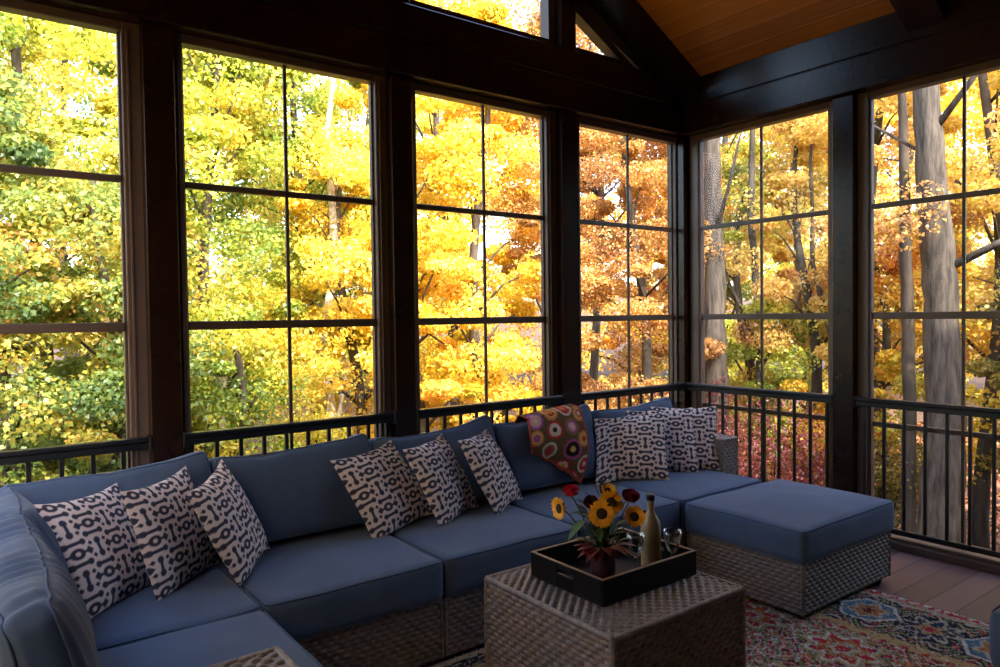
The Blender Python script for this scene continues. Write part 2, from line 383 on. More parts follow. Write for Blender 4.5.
# gable windows (trapezoid and triangle)
def gable_window(xl, xr, inset=.14):
    wn[0] += 1
    zb = 3.345
    top = lambda x: ceil_z(x)-.13-.10
    def poly(a, b, off):
        # polygon between x=a and x=b, above zb+off, below the slope - off
        zt = lambda x: top(x)-off*1.15
        pts = [(a+off, zb+off)]
        bx = b-off
        if zt(bx) <= zb+off:
            bx = (3.306+S*-.14-.23-off*1.15-zb-off)/S
            pts += [(bx, zb+off)]
        else: pts += [(bx, zb+off), (bx, zt(bx))]
        pts += [(a+off, zt(a+off))]
        return pts
    out, inn = poly(xl, xr, -.02), poly(xl, xr, .035)
    n = len(out); vs = [(x, y, z) for y in (-.045, .04) for (x, z) in out+inn]
    fs = []
    for i in range(n):
        j = (i+1) % n
        fs += [(i, j, n+j, n+i), (2*n+i, 3*n+i, 3*n+j, 2*n+j), (i, 2*n+i, 2*n+j, j), (n+i, n+j, 3*n+j, 3*n+i)]
    m = MB(); m.add(vs, fs, True); root = struct(m.build('window_%d' % wn[0], M['frame']))
    m = MB(); k = len(inn); m.add([(x, .005, z) for (x, z) in inn]+[(x, .009, z) for (x, z) in inn],
                                  [tuple(range(k)), tuple(range(k, 2*k))[::-1]]+[(i, (i+1) % k, k+(i+1) % k, k+i) for i in range(k)], True)
    struct(m.build('glass_pane', M['pane'], root))
gable_window(RX+.085, -1.42)
gable_window(-1.235, -.30)
# dark wedge of boarding between the triangular window and the rake beam
m = MB(); zt = lambda x: ceil_z(x)-.06
m.add([(-1.26, -.03, ceil_z(-1.26)-.225), (-.45, -.03, 3.33), (-.05, -.03, 3.33), (-.05, -.03, zt(-.05)), (-1.26, -.03, zt(-1.26)),
       (-1.26, .05, ceil_z(-1.26)-.225), (-.45, .05, 3.33), (-.05, .05, 3.33), (-.05, .05, zt(-.05)), (-1.26, .05, zt(-1.26))],
      [(0, 1, 2, 3, 4), (9, 8, 7, 6, 5), (0, 5, 6, 1), (1, 6, 7, 2), (2, 7, 8, 3), (3, 8, 9, 4), (4, 9, 5, 0)], True); trim(m, 'frame')
m = MB(); m.add([(RX, -.03, rz_-.25), (-1.38, -.03, ceil_z(-1.38)-.25), (-1.38, -.03, zt(-1.38)), (RX, -.03, rz_), (RX, .05, rz_-.25), (-1.38, .05, ceil_z(-1.38)-.25), (-1.38, .05, zt(-1.38)), (RX, .05, rz_)],
                [(0, 1, 2, 3), (7, 6, 5, 4), (0, 4, 5, 1), (1, 5, 6, 2), (2, 6, 7, 3), (3, 7, 4, 0)], True); trim(m, 'frame')
m = MB(); m.add([(XL, .0, 3.3), (RX, .0, 3.3), (RX, .0, rz_), (XL, .0, 3.3), (XL, .05, 3.3), (RX, .05, 3.3), (RX, .05, rz_)], [(0, 1, 2), (6, 5, 4), (0, 4, 5, 1), (1, 5, 6, 2), (2, 6, 4, 0)], True); trim(m)

# ------------------------------------------------------------------ railings
def railing(p0, p1, first, step, label, n):
    """p0, p1 ends on the rail axis; balusters at first + k*step along"""
    p0, p1 = Vector(p0), Vector(p1); U = (p1-p0).normalized(); N = Vector((-U.y, U.x, 0)); Ln = (p1-p0).length
    root = empty('railing', (p0.x, p0.y, 0)); tag(root, label, 'railing', 'black railing sections along the windows')
    Mx = Matrix(((U.x, N.x, 0, 0), (U.y, N.y, 0, 0), (0, 0, 1, 0), (0, 0, 0, 1)))
    m = MB(); m.bbox(0, Ln, -.030, .030, .905, .928, .006, Mx); m.bbox(0, Ln, -.022, .022, .872, .905, .004, Mx); m.build('top_rail', M['rail'], root)
    m = MB(); m.bbox(0, Ln, -.018, .018, .085, .118, .004, Mx); m.build('bottom_rail', M['rail'], root)
    for e in (.0, Ln-.012):
        m = MB(); m.bbox(e, e+.012, -.036, .036, .860, .935, .004, Mx); m.build('bracket', M['rail'], root)
        m = MB(); m.bbox(e, e+.012, -.026, .026, .075, .128, .004, Mx); m.build('bracket', M['rail'], root)
    mb = MB(); mb.bbox(-.0095, .0095, -.0095, .0095, .118, .872, .002, Mx)
    b0 = mb.build('baluster', M['rail'], root)
    for k in range(n):
        b = b0 if k == 0 else b0.copy()
        if k: COL.objects.link(b); b.parent = root
        b.location = Mx @ Vector((first+k*step, 0, 0))
    return root
yb = -.068
railing((-5.21, yb, 0), (-4.02, yb, 0), .075, .1245, 'black metal railing section under the leftmost back window', 9)
railing((-3.88, yb, 0), (-2.71, yb, 0), .045, .1200, 'black metal railing section between the two leftmost posts, behind the big sofa back cushion', 10)
railing((-2.57, yb, 0), (-1.39, yb, 0), .091, .1208, 'black metal railing section in front of the brightest golden foliage', 9)
railing((-1.25, yb, 0), (-.10, yb, 0), .065, .1210, 'black metal railing section on the back side, ending at the corner post', 9)
railing((yb, -.10, 0), (yb, -1.32, 0), .095, .1190, 'black metal railing section on the right side between corner post and next post', 10)
railing((yb, -1.46, 0), (yb, -2.66, 0), .061, .1215, 'black metal railing section on the right side with the thick tree trunk behind', 10)

# ------------------------------------------------------------------ soft furnishing helpers
def rbox(name, size, r, seg, mat, parent, deform=None, piping=None, pr=.0045, loc=(0, 0, 0)):
    hx, hy, hz = (s/2 for s in size); nx, ny, nz = seg
    def ax(n, h):
        t = np.linspace(-1, 1, n+1); return t*h
    X, Y, Z = ax(nx, hx), ax(ny, hy), ax(nz, hz)
    idx = {}; vs = []; fs = []
    def vid(i, j, k):
        key = (i, j, k)
        if key not in idx: idx[key] = len(vs); vs.append((X[i], Y[j], Z[k]))
        return idx[key]
    for i in range(nx):
        for j in range(ny):
            fs.append((vid(i, j, nz), vid(i+1, j, nz), vid(i+1, j+1, nz), vid(i, j+1, nz)))
            fs.append((vid(i, j, 0), vid(i, j+1, 0), vid(i+1, j+1, 0), vid(i+1, j, 0)))
    for i in range(nx):
        for k in range(nz):
            fs.append((vid(i, 0, k), vid(i+1, 0, k), vid(i+1, 0, k+1), vid(i, 0, k+1)))
            fs.append((vid(i, ny, k), vid(i, ny, k+1), vid(i+1, ny, k+1), vid(i+1, ny, k)))
    for j in range(ny):
        for k in range(nz):
            fs.append((vid(0, j, k), vid(0, j, k+1), vid(0, j+1, k+1), vid(0, j+1, k)))
            fs.append((vid(nx, j, k), vid(nx, j+1, k), vid(nx, j+1, k+1), vid(nx, j, k+1)))
    P = np.array(vs)
    H = np.array([hx, hy, hz])
    def rnd(P):
        inner = np.clip(P, -(H-r), H-r); d = P-inner; ln = np.linalg.norm(d, axis=1, keepdims=True)
        # keep how far out towards the surface (points are on the surface: scale to r)
        return np.where(ln > 1e-9, inner+d/np.maximum(ln, 1e-9)*r, P)
    P = rnd(P)
    if deform: P = deform(P)
    o = np_mesh(name, P, np.array(fs), 4, mat, parent, loc=loc)
    if piping:
        mb = MB()
        for (ax_, sg) in piping:
            a, b = [i for i in range(3) if i != ax_]
            q = r*.7071
            ha, hb = H[a]-r+q, H[b]-r+q
            path = []; nn = 26; rc = r*.9
            ring = []
            for (sa, sb, t0) in ((1, 1, 0), (-1, 1, 90), (-1, -1, 180), (1, -1, 270)):
                for t in (0, 22.5, 45, 67.5, 90):
                    th = R(t0+t); ring.append((sa*(ha-rc)+rc*math.cos(th), sb*(hb-rc)+rc*math.sin(th)))
            dense = []
            for i in range(len(ring)):
                p, q2 = ring[i], ring[(i+1) % len(ring)]; L_ = math.dist(p, q2); kk = max(1, int(L_/.008))
                for s_ in range(kk): dense.append((p[0]+(q2[0]-p[0])*s_/kk, p[1]+(q2[1]-p[1])*s_/kk))
            arr = np.zeros((len(dense), 3)); arr[:, a] = [d[0] for d in dense]; arr[:, b] = [d[1] for d in dense]
            arr[:, ax_] = sg*(H[ax_]-r+q+.001)
            if deform: arr = deform(arr)
            mb.tube([tuple(p) for p in arr], pr, 6, closed=True)
        mb.build('piping', M['piping'], o)
    return o

def nz3(P, sc, seed=0):
    return np.array([mnoise.noise(Vector((p[0]*sc+seed, p[1]*sc, p[2]*sc-seed))) for p in P])

def seat_deform(size, crown, seed, wr=.0025):
    hx, hy, hz = (s/2 for s in size)
    def f(P):
        P = P.copy(); u, v, t = P[:, 0]/hx, P[:, 1]/hy, P[:, 2]/hz
        top = np.clip(t, 0, 1)
        P[:, 2] += crown*(1-u**2)*(1-v**2)*top + nz3(P, 5, seed)*wr*2*top
        b = (1-t**2)
        P[:, 0] += np.sign(u)*np.abs(u)**6*.006*b*(1-v**2); P[:, 1] += np.sign(v)*np.abs(v)**6*.006*b*(1-u**2)
        P[:, 1] += nz3(P, 7, seed+9)*wr*np.abs(v)**4
        return P
    return f
def seat_cushion(parent, x0, x1, y0, y1, z0, z1, seed=1, crown=.016):
    size = (x1-x0-.006, y1-y0-.006, z1-z0)
    return rbox('seat_cushion', size, .028, (30, 30, 10), M['fabric'], parent, seat_deform(size, crown, seed), piping=((2, 1), (2, -1)),
                loc=((x0+x1)/2, (y0+y1)/2, (z0+z1)/2))

def back_deform(size, seed, bulge=.045, sag=.03, tilt=0., pucker=0.):
    """local: x width, y thickness (front -y), z height"""
    hx, hy, hz = (s/2 for s in size)
    def f(P):
        P = P.copy(); u, v, t = P[:, 0]/hx, P[:, 1]/hy, P[:, 2]/hz
        env = np.clip(1-u**2, 0, 1)*np.clip(1-t**2, 0, 1)
        P[:, 1] += np.sign(v)*np.abs(v)**2*bulge*env**.6
        up = np.clip(t, 0, 1)**2
        P[:, 2] += -sag*(1-u**2)*up + .010*np.abs(u)**5*up + tilt*u*up
        P[:, 0] += np.sign(u)*.012*(1-t**2)*np.abs(u)**3
        P[:, 0] -= u*.012*np.clip(-t, 0, 1)
        n1 = nz3(P, 5, seed); n2 = nz3(P*np.array([1, 1, 1]), 13, seed+5)
        P[:, 1] += (n1*.012+n2*.003)*np.abs(v)
        P[:, 2] += nz3(P, 5, seed+3)*.018*up
        if pucker:
            k = np.sin(P[:, 0]*2*PI/.062+2.5*np.sin(P[:, 0]*11+seed)+P[:, 1]*14)*(.55+.45*np.sin(P[:, 0]*17+seed*2))
            P[:, 2] += pucker*k*up*(1-np.abs(v)**2)
            P[:, 1] += pucker*1.1*k*np.clip(t+.35, 0, 1)*np.abs(v)*(1-np.clip(t, 0, 1)**8)
        return P
    return f
def back_cushion(parent, cx, cy, w_, seed, rz=0, h=.43, t=.14, lean=17, tilt=0., sag=.03, z0=.465, dz=0, pucker=0., bulge=.038, name='back_cushion'):
    size = (w_, t, h)
    o = rbox(name, size, .032, (34, 10, 22) if not pucker else (110, 14, 30), M['fabric'], parent, back_deform(size, seed, bulge, sag, tilt, pucker), piping=((1, 1), (1, -1)))
    # pivot: bottom of cushion rests on the seat
    c = Vector((cx, cy, z0+h/2*math.cos(R(lean))+.01+dz))
    o.matrix_local = Matrix.Translation(c) @ Matrix.Rotation(rz, 4, 'Z') @ Matrix.Rotation(-R(lean), 4, 'X')
    return o

def weave_sheet(O, U, V, N, W, H, rp=.021, cp=.046, amp=.0034, faces=None):
    O, U, V, N = (np.array(q, float) for q in (O, U, V, N))
    rows = max(1, round(H/rp)); rp = H/rows; waves = max(1, round(W/cp)); cpp = W/waves
    nu = waves*6; us = np.linspace(0, W, nu+1)
    prof = [(.0, -.9), (.12, .35), (.5, 1.), (.88, .35), (1., -.9)]
    vv = []; ph = []; pf = []
    for r_ in range(rows):
        for (t, hgt) in prof: vv.append((r_+t)*rp); ph.append(r_); pf.append(hgt)
    vv = np.array(vv); ph = np.array(ph); pf = np.array(pf)
    UU, VV = np.meshgrid(us, vv)
    wave = np.cos(2*PI*UU/cpp+PI*ph[:, None])
    wave = np.sign(wave)*np.abs(wave)**.55
    h = np.where(pf[:, None] < 0, -.0042, np.where(wave > 0, pf[:, None]*.0055*np.abs(wave)-.0004, -.0036*np.abs(wave)-.0004))
    P = O+UU[..., None]*U+VV[..., None]*V+h[..., None]*N
    n, mcols = UU.shape
    i = np.arange(n-1)[:, None]*mcols+np.arange(mcols-1)[None, :]
    F = np.stack([i, i+1, i+mcols+1, i+mcols], -1).reshape(-1, 4)
    return P.reshape(-1, 3), F
def wicker_box(name, x0, x1, y0, y1, z0, z1, parent, sides='FBLRT', taper=0, rim=.011):
    """woven resin box: woven sheets on the chosen sides, rounded woven corners, dark core inside"""
    V_ = []; F_ = []; n = 0
    specs = {'F': ((x0, y0, z0), (1, 0, 0), (0, 0, 1), (0, -1, 0), x1-x0, z1-z0), 'B': ((x1, y1, z0), (-1, 0, 0), (0, 0, 1), (0, 1, 0), x1-x0, z1-z0),
             'L': ((x0, y1, z0), (0, -1, 0), (0, 0, 1), (-1, 0, 0), y1-y0, z1-z0), 'R': ((x1, y0, z0), (0, 1, 0), (0, 0, 1), (1, 0, 0), y1-y0, z1-z0),
             'T': ((x0, y0, z1), (1, 0, 0), (0, 1, 0), (0, 0, 1), x1-x0, y1-y0)}
    for s_ in sides:
        P, F = weave_sheet(*specs[s_]); V_.append(P); F_.append(F+n); n += len(P)
    e = .005; nw = sum(len(f) for f in F_)
    m = MB()
    cs = [(x0, y0), (x1, y0), (x1, y1), (x0, y1)]
    for (x, y) in cs:
        sx, sy = (1 if x == x0 else -1), (1 if y == y0 else -1)
        zz = np.arange(z0, z1+.001, .0046)
        m.tube([(x+sx*.006, y+sy*.006, z) for z in zz], [rim*(.80+.2*abs(math.sin(PI*(z-z0)/.0185))) for z in zz], 8, caps=False)
    if 'T' in sides:
        for a, b in zip(cs, cs[1:]+cs[:1]):
            L_ = math.dist(a, b); k = int(L_/.006)
            pts = []
            for i in range(k+1):
                t = i/k; px = a[0]+(b[0]-a[0])*t; py = a[1]+(b[1]-a[1])*t
                px = min(max(px, x0+.006), x1-.006); py = min(max(py, y0+.006), y1-.006); pts.append((px, py, z1-.006))
            m.tube(pts, [rim*(.84+.16*abs(math.sin(PI*i*.006/.0185))) for i in range(k+1)], 8, caps=False)
    V_.append(np.array(m.v)); F_.append(np.array(m.f)+n); n += len(m.v); nw += len(m.f)
    m = MB(); m.box(x0+e, x1-e, y0+e, y1-e, z0, z1-e)
    V_.append(np.array(m.v)); F_.append(np.array(m.f)+n)
    o = np_mesh(name, np.concatenate(V_), np.concatenate(F_), 4, M['wicker'], parent)
    o.data.materials.append(M['wicker_core'])
    mi = np.zeros(len(o.data.polygons), dtype=np.int32); mi[nw:] = 1; o.data.polygons.foreach_set('material_index', mi)
    return o
def feet(parent, x0, x1, y0, y1, z):
    for x in (x0+.05, x1-.05):
        for y in (y0+.05, y1-.05):
            m = MB(); m.lathe([(0, 0), (.022, 0), (.024, .004), (.024, z), (0, z)], (x, y, 0), 16); m.build('foot', M['foot'], parent)

G_SOFA = 'modules of the blue wicker sectional sofa'
BZ = .285; SZ = .455
def module(x0, x1, y0, y1, label, base_sides='F'):
    r_ = empty('sofa_module', ((x0+x1)/2, (y0+y1)/2, 0)); tag(r_, label, 'sofa', G_SOFA)
    inner = r_; off = (-(x0+x1)/2, -(y0+y1)/2)
    # work in world coordinates by offsetting children
    def fix():
        for ch in r_.children: ch.location = Vector(ch.location)+Vector((off[0], off[1], 0))
    return r_, fix
def mod_base(r_, x0, x1, y0, y1, sides): wicker_box('wicker_base', x0+.004, x1-.004, y0, y1, .03, BZ, r_, sides); feet(r_, x0, x1, y0, y1, .035)

XM = [-4.83, -3.885, -3.115, -2.34, -1.575, -.615]
# corner, left
r_, fix = module(XM[0], XM[1], -1.26, -.33, 'left corner module of the blue wicker sofa, the three leftmost patterned pillows lean on it')
mod_base(r_, XM[0], XM[1], -1.245, -.33, 'BL')
wicker_box('wicker_back', XM[0], XM[1]-.004, -.465, -.335, BZ, .66, r_, 'FBLRT')
wicker_box('wicker_side', XM[0], -4.665, -1.25, -.51, BZ, .66, r_, 'FLRT')
seat_cushion(r_, -4.66, XM[1], -1.265, -.505, BZ, SZ, 1)
back_cushion(r_, (-4.64+XM[1])/2+.01, -.545, .745, 3, h=.425, tilt=.022, sag=.022)
back_cushion(r_, -4.575, -.86, .47, 21, rz=R(90), h=.42, tilt=.0, sag=.012, pucker=.006, t=.10, bulge=.06, lean=20)
fix()
labs = ['armless blue sofa module left of the coffee table, empty seat beside the third patterned pillow', 'armless blue sofa module directly behind the coffee table, three patterned pillows lean on it',
        'armless blue sofa module with the crocheted throw over its back cushion']
tl = [.020, .026, .030]
for i in range(3):
    xa, xb = XM[i+1], XM[i+2]
    r_, fix = module(xa, xb, -1.26, -.33, labs[i])
    mod_base(r_, xa, xb, -1.24, -.33, 'FB')
    wicker_box('wicker_back', xa+.004, xb-.004, -.465, -.335, BZ, .66, r_, 'FBT')
    seat_cushion(r_, xa, xb, -1.265, -.505, BZ, SZ, 5+i)
    back_cushion(r_, (xa+xb)/2+.012, -.545, .745, 31+i*7, h=.425, tilt=tl[i], sag=.026)
    fix()
# corner, right
r_, fix = module(XM[4], XM[5], -1.26, -.33, 'right corner module of the blue wicker sofa with a low woven side, beside the ottoman')
mod_base(r_, XM[4], XM[5], -1.24, -.33, 'FBR')
wicker_box('wicker_back', XM[4]+.004, XM[5], -.465, -.335, BZ, .66, r_, 'FBRT')
wicker_box('wicker_side', -.785, XM[5], -.95, -.51, BZ, .66, r_, 'FLRT')
seat_cushion(r_, XM[4], -.79, -1.265, -.505, BZ, SZ, 12)
back_cushion(r_, (-1.535-.815)/2, -.545, .735, 67, h=.425, tilt=.020, sag=.022)
fix()
# wing towards the camera
r_, fix = module(XM[0], -3.89, -2.215, -1.27, 'left wing module of the blue wicker sofa with woven arm, coming towards the viewer')
mod_base(r_, XM[0], -3.90, -2.215, -1.275, 'FLR')
wicker_box('wicker_back', XM[0], -4.665, -2.21, -1.275, BZ, .66, r_, 'FBLRT')
wicker_box('arm', -4.66, -4.115, -2.21, -2.055, BZ, .665, r_, 'FBRT')
seat_cushion(r_, -4.66, -3.89, -2.045, -1.275, BZ, SZ+.004, 14)
back_cushion(r_, -4.592, -1.63, .93, 83, rz=R(90), h=.425, tilt=.0, sag=.004, pucker=.007, t=.10, bulge=.06, lean=13)
fix()
# ottoman
r_ = empty('ottoman', (-1.09, -1.64, 0)); tag(r_, 'large square wicker ottoman with thick blue cushion at the right end of the sofa', 'ottoman')
wicker_box('wicker_base', -1.555+1.09, -.685+1.09, -1.965+1.64, -1.285+1.64, .035, BZ, r_, 'FBLR'); feet(r_, -1.555+1.09, -.685+1.09, -1.965+1.64, -1.285+1.64, .035)
seat_cushion(r_, -1.585+1.09, -.655+1.09, -1.985+1.64, -1.272+1.64, BZ, SZ-.005, 17, crown=.028)
# chair cushion at the frame's right edge
r_ = empty('footstool', (-1.60, -3.20, 0)); tag(r_, 'blue cushioned footstool cut off by the right edge, standing on the rug', 'footstool')
wicker_box('wicker_base', -.32, .35, -.33, .315, .035, .27, r_, 'FBLR'); feet(r_, -.32, .35, -.33, .315, .035)
seat_cushion(r_, -.345, .37, -.36, .34, .27, SZ, 19, crown=.025)

# coffee table
ct = empty('coffee_table', (-2.720, -1.845, 0)); tag(ct, 'cube shaped grey woven coffee table carrying the black tray', 'coffee table')
wicker_box('woven_body', -.355, .355, -.355, .355, .03, .44, ct, 'FBLRT', rim=.013); feet(ct, -.355, .355, -.355, .355, .035)

# ------------------------------------------------------------------ patterned pillows
def sd_seg(x, y, ax, ay, bx, by):
    px, py, dx, dy = x-ax, y-ay, bx-ax, by-ay
    h = np.clip((px*dx+py*dy)/(dx*dx+dy*dy), 0, 1); return np.hypot(px-dx*h, py-dy*h)
def lattice(u, v):
    """dark trellis of dumbbells, rings and diamonds on a pale ground; u, v in metres"""
    k = 440/.43*1.12
    X = u*k; Y = v*k
    d = np.full(X.shape, 99.)
    for (ox, oy) in ((0, 0), (100, 110)):
        x = (X-ox+100) % 200-100; y = (Y-oy+110) % 220-110
        d = np.minimum(d, np.maximum(np.hypot(x/1.3, y)-23, 8.5-np.hypot(x/1.3, y)))
        for s_ in (-1, 1):
            d = np.minimum(d, np.minimum(sd_seg(x, y, -36, s_*43, 36, s_*43)-7.5, np.minimum(np.hypot(x-36, y-s_*43), np.hypot(x+36, y-s_*43))-13.5))
            d = np.minimum(d, (np.abs(x-s_*52)+np.abs(y))-19); d = np.minimum(d, (np.abs(x-s_*66)+np.abs(y-27))-11); d = np.minimum(d, (np.abs(x-s_*66)+np.abs(y+27))-11)
            d = np.minimum(d, np.maximum(np.abs(y)-5, np.abs(x-s_*26)-16))
        yy = (y+220) % 220
        d = np.minimum(d, np.minimum(sd_seg(x, yy, 0, 84, 0, 136)-7.5, np.minimum(np.hypot(x, yy-82), np.hypot(x, yy-138))-15))
    return np.clip(.5-d/3, 0, 1)
def pillow_mesh(seed, s=.43, T=.062, n=130):
    a = np.linspace(-1, 1, n+1); A, B = np.meshgrid(a, a)
    pin = 1-.055*(1-B**2)*A**2; pin2 = 1-.055*(1-A**2)*B**2
    X = A*s/2*pin*1.03; Z = B*s/2*pin2*1.03
    prof = ((1-np.abs(A)**2.3)*(1-np.abs(B)**2.3))**.55
    flat = A.ravel(); rp = np.stack([X.ravel(), np.zeros(X.size), Z.ravel()], 1)
    nzv = (nz3(rp, 9, seed)*.5+nz3(rp, 20, seed+4)*.25).reshape(A.shape)
    edge = np.maximum(np.abs(A), np.abs(B))
    wr = nzv*.016*(.3+edge**4)
    front = np.stack([X, -T*prof+wr*prof**.5, Z-.012*(1-A**2)*np.clip(B, 0, 1)], -1).reshape(-1, 3)
    back = np.stack([X, T*.8*prof+wr*prof**.5, Z-.012*(1-A**2)*np.clip(B, 0, 1)], -1).reshape(-1, 3)
    cf = lattice(A*s/2+.0, B*s/2+.03*0)
    ground = np.array([.78, .66, .65]); ink = np.array([.045, .048, .085])
    col = ground+(ink-ground)*cf[..., None]
    i = np.arange(n)[:, None]*(n+1)+np.arange(n)[None, :]
    F1 = np.stack([i, i+1, i+n+2, i+n+1], -1).reshape(-1, 4); F2 = F1[:, ::-1]+(n+1)**2
    V = np.concatenate([front, back]); c = np.concatenate([col.reshape(-1, 3)]*2)
    me_o = np_mesh('throw_pillow', V, np.concatenate([F1, F2]), 4, M['pillow'], vcol=c)
    return me_o
pmesh = [pillow_mesh(2), pillow_mesh(15), pillow_mesh(33)]
# x, y (bottom centre), yaw, lean, size, roll, label
PIL = [(-4.262, -.894, 48, 27, .425, -3.8, 'patterned pillow at the far left end of the sofa, next to the puckered side cushion'),
       (-4.041, -.852, 46, 18, .418, .6, 'patterned pillow in the middle of the three on the left corner seat'),
       (-3.791, -.853, 54.6, 25, .425, 6.3, 'patterned pillow on the left corner seat nearest the empty seat, turned sideways'),
       (-3.049, -.766, 15, 32, .435, 8.3, 'patterned pillow leaning nearly flat against the back cushion, first right of the empty seat'),
       (-2.713, -.761, 28.7, 26.8, .425, 4.6, 'patterned pillow in the middle of the trio behind the coffee table'),
       (-2.385, -.753, 34.3, 27.8, .43, 2.4, 'patterned pillow nearest the crocheted throw, last of the trio behind the coffee table'),
       (-1.454, -.768, -49.4, 30.6, .435, 2.9, 'patterned pillow shown full face, right of the crocheted throw'),
       (-1.142, -.775, -38.3, 24.8, .43, -.1, 'patterned pillow half hidden behind the full face one, middle of the right trio'),
       (-.954, -.797, -42.5, 22.3, .425, -.7, 'patterned pillow touching the low woven side at the right end of the sofa')]
BASE = [q.data.copy() for q in pmesh]
for i, (x, y, yw, ln, s, rl, lb) in enumerate(PIL):
    src = pmesh[i % 3]
    o = src if i < 3 else src.copy()
    if i >= 3: COL.objects.link(o)
    yw, ln, rl = R(yw), R(ln), R(rl)
    rx = Vector((math.cos(yw), math.sin(yw), 0)); nn = Vector((math.sin(yw), -math.cos(yw), 0))
    up = Vector((0, 0, math.cos(ln)))-nn*math.sin(ln)
    RR = rx*math.cos(rl)+up*math.sin(rl); UU = -rx*math.sin(rl)+up*math.cos(rl); YY = UU.cross(RR)
    c = Vector((x, y, .466))+up*s/2
    k = s/.43
    mw = Matrix(((RR.x*k, YY.x*k, UU.x*k, c.x), (RR.y*k, YY.y*k, UU.y*k, c.y), (RR.z*k, YY.z*k, UU.z*k, c.z), (0, 0, 0, 1)))
    # the soft pillow presses against the back cushion: everything stays in front of the cushion face
    o.data = BASE[i % 3].copy()
    nv = len(o.data.vertices); L0 = np.empty(nv*3, dtype=np.float32); o.data.vertices.foreach_get('co', L0); L0 = L0.reshape(-1, 3)
    A = np.array(mw); W = L0 @ A[:3, :3].T+A[:3, 3]
    yf = -.648+.32*(W[:, 2]-.67); half = nv//2
    lim = yf-np.where(np.arange(nv) < half, .014, .004); over = W[:, 1]-lim
    W[:, 1] = np.where(over > 0, lim+np.minimum(over*.06, .01), W[:, 1]); W[:, 0] -= np.maximum(over, 0)*(.25, .65, .95)[i//3]   # the pressed edge bunches up sideways
    W[:, 2] = np.maximum(W[:, 2], .462+np.where(np.arange(nv) < half, .004, 0))
    Ai = np.linalg.inv(A[:3, :3]); L1 = (W-A[:3, 3]) @ Ai.T
    o.data.vertices.foreach_set('co', L1.astype(np.float32).ravel()); o.data.update()
    o.matrix_world = Matrix(((RR.x*k, YY.x*k, UU.x*k, c.x), (RR.y*k, YY.y*k, UU.y*k, c.y), (RR.z*k, YY.z*k, UU.z*k, c.z), (0, 0, 0, 1)))
    tag(o, lb, 'pillow', 'blue and white patterned throw pillows')

